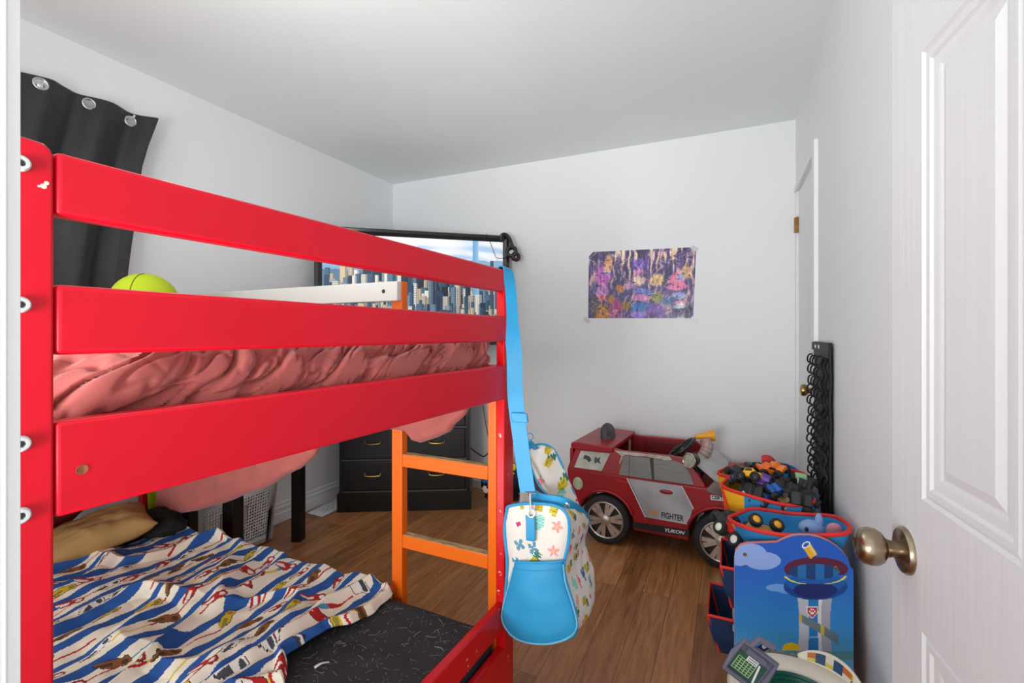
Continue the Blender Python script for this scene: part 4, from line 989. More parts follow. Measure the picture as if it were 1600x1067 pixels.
# body: lofted along y from the near end panel to the far side; section given by half width and heights
def gp_(x, y, Y): return onY(x, y, Y)
BYN, BYF = 1.205, 1.43
end_px = [(797, 790), (792, 800), (789, 830), (793, 880), (790, 930), (786, 965), (797, 985), (830, 996), (868, 1000), (893, 994), (902, 978), (897, 945), (885, 905), (882, 880), (888, 850), (890, 820), (884, 800), (866, 789), (830, 786)]
endP = [gp_(x, y, BYN) for x, y in end_px]
def closed_smooth(P, n):
    P = [Vector(p) for p in P]; N = len(P); out = []
    for i in range(N):
        p0, p1, p2, p3 = P[i - 1], P[i], P[(i + 1) % N], P[(i + 2) % N]
        for k in range(n):
            t = k / n; out.append(.5 * ((2 * p1) + (p2 - p0) * t + (2 * p0 - 5 * p1 + 4 * p2 - p3) * t * t + (3 * p1 - p0 - 3 * p2 + p3) * t ** 3))
    return out
sec = closed_smooth(endP, 6); NS = len(sec); cen = sum(sec, Vector()) / NS
nb = 130; bv = []; bf = []; bcl = []
peri = [0]
for i in range(NS): peri.append(peri[-1] + (sec[(i + 1) % NS] - sec[i]).length)
prof = [(0, .985), (.03, 1.0), (.2, 1.03), (.45, 1.05), (.7, 1.02), (.86, .95), (.95, .82), (1.0, .5)]
for j in range(nb + 1):
    t = j / nb; k = interp(prof, t); 
    for p in sec:
        r = p - cen
        y = BYN + (BYF - BYN) * t
        qx = cen.x + r.x * (1 + (k - 1) * .9) + .004 * t; qz = cen.z + r.z * (1 + (k - 1) * .75) - .085 * t * max(0, r.z / .18)
        d = .008 * nz(r.x * 14 + 3, y * 12, r.z * 9) + .004 * nz(r.x * 30, y * 32, r.z * 25)
        rn = Vector((r.x, 0, r.z)).normalized()
        bv.append((qx + rn.x * d * min(1, t * 6), y, qz + rn.z * d * min(1, t * 6)))
for j in range(nb):
    for i in range(NS):
        bf.append((j * NS + i, j * NS + (i + 1) % NS, (j + 1) * NS + (i + 1) % NS, (j + 1) * NS + i))
        bcl.append(motif(peri[i] + .02, j / nb * .30 + 1.0))
bf.append(tuple(range(nb * NS, (nb + 1) * NS))); bcl.append((226, 219, 210))
bm_ = MB(); bm_.add(bv, bf); bm_.build('body', P_bag, bag, col=bcl, ang=80)
# near end panel (domed) built as a grid fan
ev = []; ef = []; ecl = []; NR = 90
for j in range(NR + 1):
    k = j / NR
    for p in sec:
        q = cen + (p - cen) * (.985 * (1 - k)); q.y = BYN - .016 * sin(min(1, (1 - (1 - k) ** 2) * 1.0) * pi / 2) - .004 * nz(q.x * 25, q.z * 18, 2); ev.append(q)
for j in range(NR):
    for i in range(NS):
        a = (j * NS + i, j * NS + (i + 1) % NS, (j + 1) * NS + (i + 1) % NS, (j + 1) * NS + i); ef.append(a)
        q = (ev[a[0]] + ev[a[2]]) / 2; ecl.append(motif(q.x * .95 + 3.02, q.z * .95 + 2.01, 1))
em = MB(); em.add(ev, ef); em.build('end_panel', P_bag, bag, col=ecl, ang=80)
pip = MB(); pip.tube([Vector((p.x, BYN - .003, p.z)) for p in sec], .0042, 8, closed=True); pip.build('piping', M_bagblue, bag)
# turquoise slip pocket over the lower half of the end panel
top_px = [(808, 874), (830, 872), (858, 873), (883, 876)]
pk = MB()
lowpts = [(p.x, p.z) for p in sec]
def pocket(u, v):
    # u across, v from bottom to top
    x_l = interp([(965, 786), (930, 790), (880, 803), (870, 806)][::-1], 0)
    yy = 992 + (873 - 992) * v
    l = interp([(870, 808), (900, 801), (930, 792), (955, 787), (970, 787), (985, 793), (995, 799)], yy); r = interp([(870, 882), (890, 882), (915, 887), (945, 897), (970, 903), (985, 903), (995, 899)], yy)
    x = l + (r - l) * u; sag_ = 5 * (1 - v) * 4 * (u - .15) * (1 - u) if v < .3 else 0
    P = onY(x, yy + sag_ - (2 - 8 * (u - .5) ** 2) * (v > .98), BYN)
    bul = .030 * (sin(pi * min(1, max(0, u))) ** .6) * (.55 + .45 * sin(pi * (v * .8 + .1))) + .006 * nz(u * 3, v * 4, 2) * (1 - v)
    return Vector((P.x, BYN - .010 - bul, P.z))
pk.grid(pocket, 50, 50); pk.build('end_pocket', M_bagblue, bag, ang=80, solid=.003)
hm = MB(); hm.tube([pocket(i / 30, 1) + Vector((0, -.001, -.0005)) for i in range(31)], .0035, 8); hm.tube([pocket(i / 30, .975 - .06) + Vector((0, -.0006, 0)) for i in range(31)], .0009, 6); hm.build('pocket_hem', M_bagblue, bag, merge=False)
pe = MB(); pe.tube(smooth_path([pocket(0, .9), pocket(0, .6), pocket(0, .3), pocket(.01, .12), pocket(.12, .02), pocket(.35, .0), pocket(.65, .0), pocket(.9, .03), pocket(1, .15), pocket(1, .4), pocket(1, .7), pocket(1, .95)], 8), .0026, 8); pe.build('pocket_piping', mat('pale_blue_piping', (120, 186, 216), .5), bag)
# base panel under the pocket
# back flap standing up behind, with blue facing, and a blue band across
flp = [(812, 800), (822, 712), (830, 699), (846, 694), (862, 699), (874, 716), (886, 745), (899, 775), (908, 800)]
FP = smooth_path([onY(x, y, 1.44) for x, y in flp], 8); fb = onY(858, 800, 1.44)
fv, ff, fc = [], [], []
for j in range(25):
    k = j / 24
    for p in FP:
        q = fb.lerp(p, k) if True else p; q = Vector((q.x, 1.44 - .055 * (1 - k * k) + .012 * nz(q.x * 18, q.z * 18), q.z)); fv.append(q)
n_ = len(FP)
for j in range(24):
    for i in range(n_ - 1):
        a = (j * n_ + i, j * n_ + i + 1, (j + 1) * n_ + i + 1, (j + 1) * n_ + i); ff.append(a); q = (fv[a[0]] + fv[a[2]]) / 2; fc.append(motif(q.x + 6.01, q.z + 3.0, 2))
fm = MB(); fm.add(fv, ff); fm.build('back_flap', P_bag, bag, col=fc, ang=80, solid=-.006)
pt = MB(); pt.tube([p + Vector((0, -.004, 0)) for p in FP], .0045, 8); pt.build('flap_piping', M_bagblue, bag)
op = MB(); op.strap(smooth_path([onY(824, 715, 1.40), onY(832, 735, 1.37), onY(843, 760, 1.35), onY(858, 776, 1.34)], 6), Vector((.5, -.8, .2)), .012, .004); op.build('zip_edge', M_bagblue, bag)
lining = MB(); lining.add([onY(824, 720, 1.41), onY(832, 742, 1.385), onY(846, 768, 1.37), onY(862, 780, 1.37), onY(845, 782, 1.39), onY(828, 770, 1.40)], [(0, 1, 2, 3, 4, 5)]); lining.build('lining', mat('dark_lining', (58, 50, 62), .8), bag, solid=.002)
bd = MB(); bd.strap(smooth_path([onY(832, 774, 1.26), onY(846, 781, 1.235), onY(866, 784, 1.225), onY(888, 790, 1.24), onY(905, 800, 1.31), onY(915, 812, 1.385), onY(919, 822, 1.43)], 8), Vector((.25, 0, 1)), .036, .006); bd = bd.build('band', M_bagblue, bag)
MB().lathe([(0, 0), (.004, 0), (.0045, .003), (0, .005)], 14, axisT(onY(886, 787, 1.228), (.2, -1, 0)), cap=False).build('rivet', M_steel, bd)
MB().torus(.006, .0012, axisT(onY(886, 790, 1.226), (.2, -1, 0)), 16, 6).build('ring', M_steel, bd)
# shoulder strap looped over the top of the far bed post
stp = [bedpt(-.012, BL + .022, 1.3495), bedpt(.004, BL + .024, 1.345)]
Y_s = lambda x, y, d=0: onY(x, y, 1.232 + d)
SP = [bedpt(-.028, BL + .014, 1.33), bedpt(-.018, BL + .016, 1.350), bedpt(-.004, BL + .016, 1.350)] + [bedpt(.005, BL + .016, 1.335), bedpt(.007, BL + .019, 1.28), bedpt(.009, BL + .023, 1.20)] + [Vector((-.552, 1.232, 1.10)), Vector((-.545, 1.225, .98)), onY(815, 700, 1.215), onY(821, 745, 1.205), onY(825, 770, 1.20)]
wds = [Vector((0, 1, 0))] * 3 + [Vector((.25, .9, 0)), Vector((.5, .7, 0)), Vector((.65, .55, 0))] + [Vector((.85, .3, 0))] * 2 + [Vector((1, .1, 0))] * 3
sp2 = smooth_path(SP, 6); wd2 = [v.normalized() for v in smooth_path(wds, 6)]
stm = MB(); stm.strap(sp2, wd2, [.036 + .008 * sstep(3, 30, i) for i in range(len(sp2))], .0032); stm = stm.build('shoulder_strap', M_bagblue, bag, ang=50)
sld = MB(); sld.strap([onY(811, 645, 1.216), onY(813, 660, 1.214)], Vector((1, .1, 0)), .046, .010); sld.build('strap_slider', M_bagblue, stm, bevel=.002)
clp = MB(); clp.tube([onY(828, 771, 1.196), onY(829, 790, 1.190), onY(829, 797, 1.188)], [.0035, .0025, .004], 8); clp.torus(.0095, .0018, axisT(onY(830, 802, 1.187), (.1, -1, .3)), 20, 6); clp.tube([onY(817, 768, 1.2), onY(838, 769, 1.198)], .002, 6); clp.build('clip', M_steel, stm, merge=False)
tab = MB(); tab.strap(smooth_path([onY(828, 806, 1.187), onY(829, 820, 1.182), onY(829, 838, 1.180), onY(829, 845, 1.181)], 5), Vector((1, 0, 0)), .026, .004); tab.build('strap_tab', M_bagblue, bag, bevel=.0015)
loopm = MB(); loopm.torus(.010, .0016, axisT(onY(828, 682, 1.37), (.2, -1, 0)), 20, 6); loopm.strap([onY(826, 690, 1.375), onY(833, 697, 1.39), onY(838, 701, 1.42)], Vector((.8, -.2, .3)), .020, .006); loopm.build('handle_tab', M_bagblue, bag, merge=False)

# ------------------------------------------------------------------ toy organiser along the right wall
PY = 1.62
org = thing('toy_organizer', 'toy storage rack with a blue printed end panel beside the open door', 'storage rack', (.17, 2.05, 0))
topc = [(1147, 872), (1149, 860), (1156, 852), (1166, 849), (1190, 848), (1214, 847), (1226, 841), (1238, 837), (1250, 835.5), (1265, 836), (1280, 839), (1296, 846), (1308, 854), (1319, 864), (1325, 873), (1328, 884)]
TC = [(lambda p: (p.x, p.z))(onY(x, y, PY)) for x, y in topc]
pxl, pxr = TC[0][0], .322
def panel_poly(): return [(pxl, .0)] + TC + [(pxr + .001, .0)]
def panel(y0): return MB().prism(panel_poly(), y0, y0 + .014, lambda a, b, t: (a, t, b))
pa = panel(PY).build('end_panel', mat('panel_edge_pink', (214, 130, 130), .5), org, ang=20)
panel(2.47).build('end_panel', mat('panel_back_blue', (70, 120, 200), .5), org, ang=20)
def lp(x, y): p = onY(x, y, PY); return p.x, p.z
def art(x, z):
    """plain seaside tower print, coordinates on the panel in metres"""
    # back to panel pixels for layout
    q = Vector((x, PY, z - CAMH)); zc = -SA * q.x + CA * q.y; px = CX + F_PX * (CA * q.x + SA * q.y) / zc; py = HY - F_PX * q.z / zc
    v = (py - 840) / 200.0
    c = mixc((26, 88, 190), (60, 160, 222), sstep(0, 1, v))
    if v > .65: c = mixc(c, (150, 206, 236), sstep(.65, 1.15, v) * .7)
    # clouds
    def ell(cx, cy, rx, ry): return ((px - cx) / rx) ** 2 + ((py - cy) / ry) ** 2
    if min(ell(1172, 866, 26, 17), ell(1192, 876, 28, 14), ell(1156, 870, 14, 14)) < 1 and py < 890: c = (142, 172, 232)
    if min(ell(1215, 918, 18, 6), ell(1232, 923, 16, 4.5)) < 1: c = (112, 162, 228)
    # tower: shaft, rings, cabin, telescope
    if 930 < py < 1023:
        w0 = 20 + 4 * ((py - 975) / 48) ** 2
        cx = 1273
        if abs(px - cx) < w0 + 4:
            a = (px - cx) / w0
            c = (196, 202, 214) if a < -.45 else ((36, 128, 196) if a < .25 else ((226, 228, 232) if a < .5 else (172, 174, 188)))
            if abs(a + .1) < .3 and (abs(py - 952) < 1.2 or abs(py - 995) < 1.2): c = (120, 200, 236)
    if ell(1274, 916, 50, 21) < 1: c = (22, 92, 176) if ell(1274, 908, 47, 19) < 1 else (18, 70, 148)
    if ell(1274, 922, 34, 13) < 1 and py > 912: c = (22, 40, 110)
    if ell(1274, 897, 50, 17) < 1 and py < 912 : c = (224, 224, 60) if ell(1274, 897, 50, 17) > .84 and py > 900 else c
    if ell(1275, 889, 50, 19) < 1 and py < 893 + 5: c = (92, 22, 58)
    if ell(1272, 893, 40, 12) < 1: c = (28, 110, 176) if int(px / 14) % 2 else (20, 62, 120)
    tx_, ty_ = px - 1266, py - 861; ta = tx_ * .55 + ty_ * .83; tb2 = -tx_ * .83 + ty_ * .55
    if abs(tb2) < 6.5 and -13 < ta < 10: c = (232, 176, 44) if tb2 > -2 else (242, 200, 90)
    if ((ta + 12) / 4.5) ** 2 + (tb2 / 7.2) ** 2 < 1: c = (224, 236, 246) if ((ta + 12) / 3) ** 2 + (tb2 / 5) ** 2 > 1 else (40, 90, 160)
    # shield badge with a white paw
    sx_, sy_ = px - 1269, py - 956
    if abs(sx_) < 9 and -9 < sy_ < 10 and abs(sx_) < 9 - max(0, sy_ - 1) * .9:
        c = (236, 236, 236) if (abs(sx_) > 7.2 - max(0, sy_ - 1) * .9 or sy_ < -7.2) else (200, 40, 56)
        if sx_ ** 2 / 9 + (sy_ - 1.5) ** 2 / 6 < 1 or any((sx_ - a) ** 2 + (sy_ - b) ** 2 < 1.9 for a, b in ((-3.8, -1), (-1.5, -4), (1.5, -4), (3.8, -1))): c = (240, 240, 244)
    # grey slide winding round the shaft
    s_ = (px - 1248) / 62
    if 0 < s_ < 1:
        cy_ = 964 + 30 * s_ + 6 * s_ ** 2
        if abs(py - cy_) < 6 + 2 * s_: c = (110, 132, 142) if abs(px - 1285) > 3 and abs(px - 1250) > 3 else (214, 190, 70)
    # two plain hats at the bottom of the print
    if ell(1196, 1016, 16, 10) < 1 and py < 1017: c = (24, 40, 84)
    if ell(1194, 1010, 3.6, 3.6) < 1: c = (200, 206, 214)
    if ell(1236, 1014, 14, 10) < 1 and py < 1016: c = (240, 206, 20)
    if py > 1017 and py < 1030: c = mixc(c, (90, 140, 120), .5)
    return c
PN, PM = 170, 300; acl = []
tcx = [(a, b) for a, b in TC] + [(pxr, TC[-1][1] - .01)]
def pt_(u, v):
    x = pxl + .001 + (pxr - pxl - .002) * u; t = interp(sorted(tcx), x) - .0008; return Vector((x, PY - .0008, .06 + (t - .06) * v))
pm = MB(); pm.grid(pt_, PN, PM)
for j in range(PM):
    for i in range(PN):
        p = pt_((i + .5) / PN, (j + .5) / PM); acl.append(art(p.x, p.z))
pm.build('printed_face', P_panel, pa, col=acl)
for x, y in ((1164, 866), (1307, 887)):
    MB().lathe([(0, 0), (.0055, 0), (.0055, .0012), (.004, .0022), (0, .0016)], 16, axisT(onY(x, y, PY - .001), (0, -1, 0)), cap=False).build('screw', M_brass, pa)
for x, z in ((.03, .40), (.31, .40), (.02, .27), (.30, .27), (.02, .10), (.30, .10)):
    MB().tube([(x, PY + .014, z - .03), (x, 2.47, z - .03)], .008, 10).build('support_bar', mat('grey_bar', (170, 172, 176), .4), org)

M_binb = mat('blue_bin_fabric', (40, 138, 200), .8, bump=.08, bscale=250); M_biny = mat('yellow_bin_fabric', (240, 176, 24), .8, bump=.08, bscale=250)
M_bini = mat('bin_lining', (28, 110, 172), .8); M_rim = mat('red_binding', (222, 44, 36), .7); M_navy = mat('navy_bin_fabric', (26, 52, 96), .85, var=.3, vscale=20)
def fabric_bin(label, rim, base_z, inset, split, bind=.0065, outer=None, stiff=False, folds=()):
    """rim: closed list of points counter-clockwise; walls run down to an inset base"""
    cen_ = sum((Vector(p) for p in rim), Vector()) / len(rim)
    t = thing('fabric_bin', label, 'storage bin', (cen_.x, cen_.y, base_z), 'fabric bins in the toy rack')
    P = closed_smooth(rim, 4) if not stiff else [Vector(p) for p in rim]
    n = len(P); vs = []; NL = 6
    for k in range(NL + 1):
        f = k / NL
        for p in P:
            q = Vector((cen_.x + (p.x - cen_.x) * (1 - inset * f), cen_.y + (p.y - cen_.y) * (1 - inset * f), p.z + (base_z - p.z) * f)); q += (Vector((q.x, q.y, 0)) - Vector((cen_.x, cen_.y, 0))) * .05 * sin(pi * f); vs.append(q)
    b = MB()
    fa = []; mi = []
    for k in range(NL):
        for i in range(n):
            f = (k * n + i, k * n + (i + 1) % n, (k + 1) * n + (i + 1) % n, (k + 1) * n + i); fa.append(f)
            cxx = (vs[f[0]].x + vs[f[1]].x) / 2; mi.append(1 if split is not None and cxx < split else 0)
    b.add(vs, fa); b.mi = mi; b.cur = 0
    b.add([Vector((p.x, p.y, p.z)) for p in vs[NL * n:]], [tuple(range(n))])
    o = b.build('shell', [outer or M_binb, M_biny, M_bini], t, ang=50, solid=.003)
    r = MB(); r.tube(P, bind, 8, closed=True); r.build('rim', M_rim, t)
    if stiff:
        for i in range(n): MB().tube([P[i], vs[NL * n + i]], bind * .8, 6).build('corner_binding', M_rim, t)
    for pl in folds:
        e = MB(); e.tube(pl, bind * .8, 6); e.build('corner_binding', M_rim, t)
    return t
Y_ = onY
rimA = [Y_(1128, 757, 2.03), Y_(1135, 763, 1.99), Y_(1152, 769, 1.955), Y_(1174, 775.5, 1.94), Y_(1195, 781.5, 1.93), Y_(1217, 787, 1.925), Y_(1239, 789.5, 1.925), Y_(1260, 788, 1.935), Y_(1273, 782, 1.96), Y_(1275, 774, 2.03), Vector((.300, 2.12, .55)), Vector((.25, 2.17, .553)), Vector((.10, 2.17, .555)), Y_(1150, 744, 2.15), Y_(1138, 748, 2.10)]
fabric_bin('blue and yellow fabric bin heaped with toy trucks, middle of the rack top', rimA, .43, .16, .055, folds=[[Y_(1129, 760, 2.02), Y_(1134, 790, 1.97), Y_(1141, 806, 1.95)]])
rimB = [Y_(1139, 810, 1.80), Y_(1158, 821, 1.70), Y_(1188, 830, 1.665), Y_(1226, 836, 1.65), Y_(1277, 836.5, 1.65), Y_(1318, 834, 1.655), Y_(1328, 827, 1.69), Y_(1321, 816, 1.78), Y_(1301, 806.5, 1.87), Y_(1268, 804, 1.89), Y_(1234, 802, 1.895), Y_(1200, 797, 1.90), Y_(1174, 795, 1.90), Y_(1155, 802, 1.86)]
fabric_bin('nearly empty blue fabric bin directly behind the printed end panel', rimB, .455, .30, .02)
rimC = [Y_(1122, 738, 2.30), Y_(1132, 744, 2.235), Y_(1152, 746, 2.20), Vector((.12, 2.19, .55)), Vector((.24, 2.19, .55)), Vector((.30, 2.22, .55)), Y_(1266, 748, 2.34), Y_(1249, 737, 2.42), Y_(1226, 734, 2.45), Y_(1205, 728, 2.455), Y_(1180, 726, 2.455), Y_(1160, 726, 2.455), Y_(1141, 729, 2.43)]
binC = fabric_bin('orange and blue fabric bin farthest from the door, at the back of the rack top', rimC, .44, .16, .0)
# red flap of the back bin standing up
fm = MB(); qf = [Y_(1190, 717, 2.44), Y_(1196, 715.5, 2.44), Y_(1204, 717, 2.44), Y_(1211, 723, 2.44), Y_(1215, 731, 2.43)]
fm.strap(smooth_path(qf, 5), Vector((0, 1, .3)), .05, .004); fm.tube([p + Vector((0, -.025, -.0075)) for p in smooth_path(qf, 5)], .006, 8); fm.build('flap', M_rim, binC, merge=False)
def navybin(label, X0, X1, y0, y1, zt, zb, drop=.02):
    return fabric_bin(label, [Vector((X0, y0, zt - drop)), Vector((X1, y0, zt)), Vector((X1, y1, zt)), Vector((X0, y1, zt - drop))], zb, .22, None, bind=.0048, outer=M_navy, stiff=True)
navybin('navy fabric bin with red binding on the middle tier, nearest the end panel', -.022, .27, 1.645, 1.87, .425, .29, 0)
navybin('navy fabric bin with red binding on the middle tier, behind the nearest one', -.012, .27, 1.90, 2.14, .33, .22, 0)
navybin('navy patterned fabric bin sticking out lowest of the rack', -.06, .25, 1.66, 1.88, .255, .13, .0)

# ------------------------------------------------------------------ toy trucks
def make_truck(body_m, hub_m, name, label, cat='toy truck', group='monster trucks in the bins', trim_m=None):
    t = thing(name, label, cat, (0, 0, 0), group)
    b = MB(); b.prism([(-.037, .018), (-.040, .032), (-.020, .035), (-.013, .048), (.012, .048), (.020, .035), (.038, .032), (.040, .018)], -.0185, .0185, lambda a, h, s: (a, s, h)); b.build('body', body_m, t, bevel=.003)
    b = MB(); b.prism([(-.0125, .037), (-.009, .0455), (.008, .0455), (.0145, .037)], -.019, .019, lambda a, h, s: (a, s, h)); b.build('windows', M_dark, t)
    b = MB(); b.box(-.028, .028, -.010, .010, .013, .020); b.tube([(-.024, -.02, .018), (-.024, .02, .018)], .003, 6); b.tube([(.024, -.02, .018), (.024, .02, .018)], .003, 6); b.build('chassis', trim_m or M_dark, t, merge=False)
    for x in (-.024, .024):
        for s in (-1, 1):
            T = Matrix.Translation((x, s * .0245, .016)) @ Matrix.Rotation(-s * pi / 2, 4, 'X')
            w_ = MB(); w_.lathe([(.009, -.009), (.013, -.008), (.016, -.005), (.016, .005), (.0138, .008), (.010, .008), (.009, .006)], 20, T, cap=False); w_ = w_.build('wheel', M_rubber, t, ang=40)
            MB().lathe([(0, -.008), (.0095, -.008), (.0095, .0055), (.005, .0085), (0, .0085)], 16, T, cap=False).build('hub', hub_m, w_)
    return t
def recolour(t, body_m, hub_m):
    pass
MTc = {}
def tm(rgb, r=.4):
    if rgb not in MTc: MTc[rgb] = mat('toy_plastic_%d' % len(MTc), rgb, r)
    return MTc[rgb]
def copy_tree(o):
    c = o.copy(); COL.objects.link(c)
    for ch in o.children:
        d = ch.copy(); COL.objects.link(d); d.parent = c
        for g in ch.children:
            e = g.copy(); COL.objects.link(e); e.parent = d
    return c
proto = make_truck(tm((246, 178, 20)), tm((40, 40, 42)), 'toy_truck', 'yellow toy monster truck lying on top of the truck heap')
bpy.context.view_layer.update()
def place(o, p, rz, rx, ry, sc=1.0):
    o.location = p; o.rotation_euler = (rx, ry, rz); o.scale = (sc, sc, sc)
def dup_truck(label, body, hub, p, rz, rx=0, ry=0, sc=1.0, name='toy_truck'):
    c = copy_tree(proto); c['label'] = label
    for ch in c.children:
        nm = ch.name.split('.')[0]
        if nm == 'body': ch.data = ch.data.copy(); ch.data.materials[0] = tm(body)
        if nm == 'wheel':
            for g in ch.children: g.data = g.data.copy(); g.data.materials[0] = tm(hub)
    place(c, p, rz, rx, ry, sc); return c
BLK = (34, 34, 36)
place(proto, Y_(1172, 750, 2.0) + Vector((0, 0, -.012)), 2.75, .55, .15, 1.12)
TR = [
 ('orange toy truck at the back of the heap, just behind the yellow one', (236, 110, 26), BLK, Y_(1196, 742, 2.10) + Vector((0, 0, .014)), .4, .2, .3, 1.1),
 ('orange and white toy truck at the right of the heap top', (240, 130, 40), BLK, Y_(1214, 741, 2.12) + Vector((0, 0, .014)), 2.5, -.3, .2, 1.1),
 ('dark toy truck with two big wheels sticking up at the top of the heap', (36, 38, 42), (60, 66, 72), Y_(1192, 729, 2.16), .3, 1.45, 0, 1.15),
 ('purple toy truck beside the yellow one in the heap', (92, 52, 150), BLK, Y_(1192, 757, 2.02) + Vector((0, 0, .014)), 1.2, .3, -.2, 1.0),
 ('bright blue toy truck at the left end of the heap', (40, 84, 190), (60, 130, 200), Y_(1156, 756, 2.06) + Vector((0, 0, .014)), 1.8, .3, .5, 1.1),
 ('black toy truck in the far left corner of the heap', (34, 36, 44), BLK, Y_(1151, 739, 2.17), .9, .2, .2, 1.1),
 ('black toy truck lying on its side in the middle of the heap', (30, 30, 32), (70, 66, 62), Y_(1212, 752, 2.05), .2, 1.2, .1, 1.15),
 ('black toy truck showing its wheels below the yellow one', (28, 28, 30), (46, 44, 50), Y_(1180, 766, 2.0), 2.6, -.9, .2, 1.2),
 ('small white toy truck at the near left rim of the bin', (232, 232, 230), (190, 120, 60), Y_(1166, 771, 1.98), 1.1, .4, .2, .8),
 ('blue toy truck at the near side of the heap, centre', (36, 92, 170), BLK, Y_(1205, 772, 1.985) + Vector((0, 0, .014)), .9, .5, .4, 1.0),
 ('dark blue toy truck by the near rim of the heap', (30, 56, 110), (90, 110, 140), Y_(1192, 779, 1.965), 2.2, .2, -.3, .9),
 ('black toy truck with one gold hub at the right of the heap', (30, 30, 33), (196, 150, 70), Y_(1248, 777, 1.975), 2.9, -1.0, .1, 1.2),
 ('brown toy truck at the near right rim of the heap', (120, 96, 62), (200, 180, 150), Y_(1228, 785, 1.965), .5, .3, .2, .95),
 ('dark navy toy truck in the right corner of the heap', (30, 36, 60), BLK, Y_(1262, 777, 1.99), 1.4, .5, .3, 1.0),
 ('green and white toy truck standing on end at the right back of the heap', (150, 196, 150), BLK, Y_(1247, 757, 2.12) + Vector((0, 0, .014)), 1.5, .3, -1.0, 1.1),
 ('black toy truck with a bright green hub at the far right of the heap', (34, 40, 36), (60, 180, 70), Y_(1263, 763, 2.10) + Vector((0, 0, .014)), 2.2, -1.0, .2, 1.15),
 ('charcoal toy truck lying at the centre right of the heap', (46, 46, 46), (120, 110, 96), Y_(1230, 763, 2.04), .2, .9, .3, 1.15),
 ('dark grey toy truck deep in the back bin', (40, 40, 44), BLK, Y_(1170, 735, 2.28), .5, .1, .1, 1.1),
 ('dark toy truck under the orange ones in the heap', (48, 30, 30), BLK, Y_(1210, 747, 2.16), 1.8, .2, .1, 1.1),
]
for t in TR:
    dup_truck(t[0], t[1], t[2], Vector(t[3]) + Vector((0, 0, -.02)), t[4], t[5], t[6], t[7])
dup_truck('gold toy monster truck with yellow hubs upside down in the nearest bin', (190, 150, 80), (236, 170, 30), Y_(1190, 813, 1.78), .25, 2.35, .2, 1.35)
dup_truck('red toy truck with a white hub on the middle tier of the rack', (196, 26, 30), (226, 226, 216), Y_(1142, 848, 1.80), 2.3, .5, -.2, 1.5)
dup_truck('black toy truck beside the red one on the middle tier of the rack', (28, 28, 30), (60, 60, 64), Y_(1136, 828, 1.86), .4, .3, .2, 1.4)

# pale blue soft toy lying in the nearest bin
tb0 = Y_(1268, 826, 1.76)
toy = thing('soft_toy', 'pale blue soft toy with a pink ear in the nearest bin', 'soft toy', tb0 + Vector((0, 0, -.045)))
M_pb = mat('pale_blue_plush', (130, 156, 206), .8)
b = MB(); b.sphere(tb0, .036, .030, .028, 24, 14); b.sphere(tb0 + Vector((.02, 0, .026)), .012, .012, .026, 16, 10, T=None); b.build('body', M_pb, toy, merge=False, ang=80)
b = MB(); b.sphere(tb0 + Vector((.060, -.005, .004)), .024, .010, .026, 18, 10); b.build('ear', mat('dusty_pink_plush', (206, 140, 150), .8), toy, ang=80)
b = MB(); b.sphere(tb0 + Vector((-.017, -.028, .006)), .0055, .004, .007, 12, 8); b.build('eye', M_dark, toy)

# ------------------------------------------------------------------ black strap organiser on the right wall
hgY0, hgY1, hgZ = 2.08, 2.475, 1.128
ho = thing('hanging_organizer', 'tall black fabric strip with rows of elastic loops hung on the right wall', 'wall organizer', (RX - .01, 2.28, .45))
b = MB(); b.grid(lambda u, v: Vector((RX - .016 - .003 * nz(u * 3, v * 8), hgY0 + (hgY1 - hgY0) * u * (1 - .55 * sstep(.35, 0, v)), .42 + (hgZ - .42) * v)), 16, 40); b.build('backing', mat('black_nylon', (24, 24, 25), .6, bump=.2, bscale=120), ho, solid=.008, ang=60)
b = MB(); b.box(RX - .0185, RX - .0165, hgY0 + .005, hgY1 - .005, hgZ - .035, hgZ - .001); b.build('top_hem', mat('black_hem', (34, 34, 35), .6), ho)
for y in (2.28, 2.36):
    MB().box(RX - .0205, RX - .0187, y, y + .022, hgZ - .026, hgZ - .012).build('care_tag', M_paper, ho)
b = MB(); b.torus(.012, .0026, Matrix.Identity(4), 16, 6)
M_loop = mat('black_elastic', (20, 20, 21), .65)
lp_me = None
for r in range(12):
    for c in range(4):
        y = hgY1 - .004 - c * .078 - (.006 if r % 2 else 0); z = hgZ - .075 - r * .044 - .010 * cell_rand(r, c, 3)
        if z < .56 and y > 2.35: continue
        L_l = MB(); k = cell_rand(r, c, 1)
        pts = [(RX - .017, y, z + .018), (RX - .024 - .004 * k, y + .003, z + .019), (RX - .030 - .006 * k, y + .004, z + .008), (RX - .031 - .006 * k, y + .004, z - .010), (RX - .026, y, z - .019), (RX - .017, y, z - .020)]
        L_l.tube(smooth_path(pts, 3), .0038, 6); L_l.build('loop', M_loop, ho)
b = MB()
for k in range(2):
    b.tube(smooth_path([(RX - .02, 2.10 + k * .07 + .008 * sin(i * 1.7), hgZ - .06 - i * .032) if i % 2 == 0 else (RX - .027, 2.112 + k * .07 + .006 * cos(i), hgZ - .06 - i * .032) for i in range(18)], 3), .006, 6)
b.build('gathered_strap', M_loop, ho, merge=False)

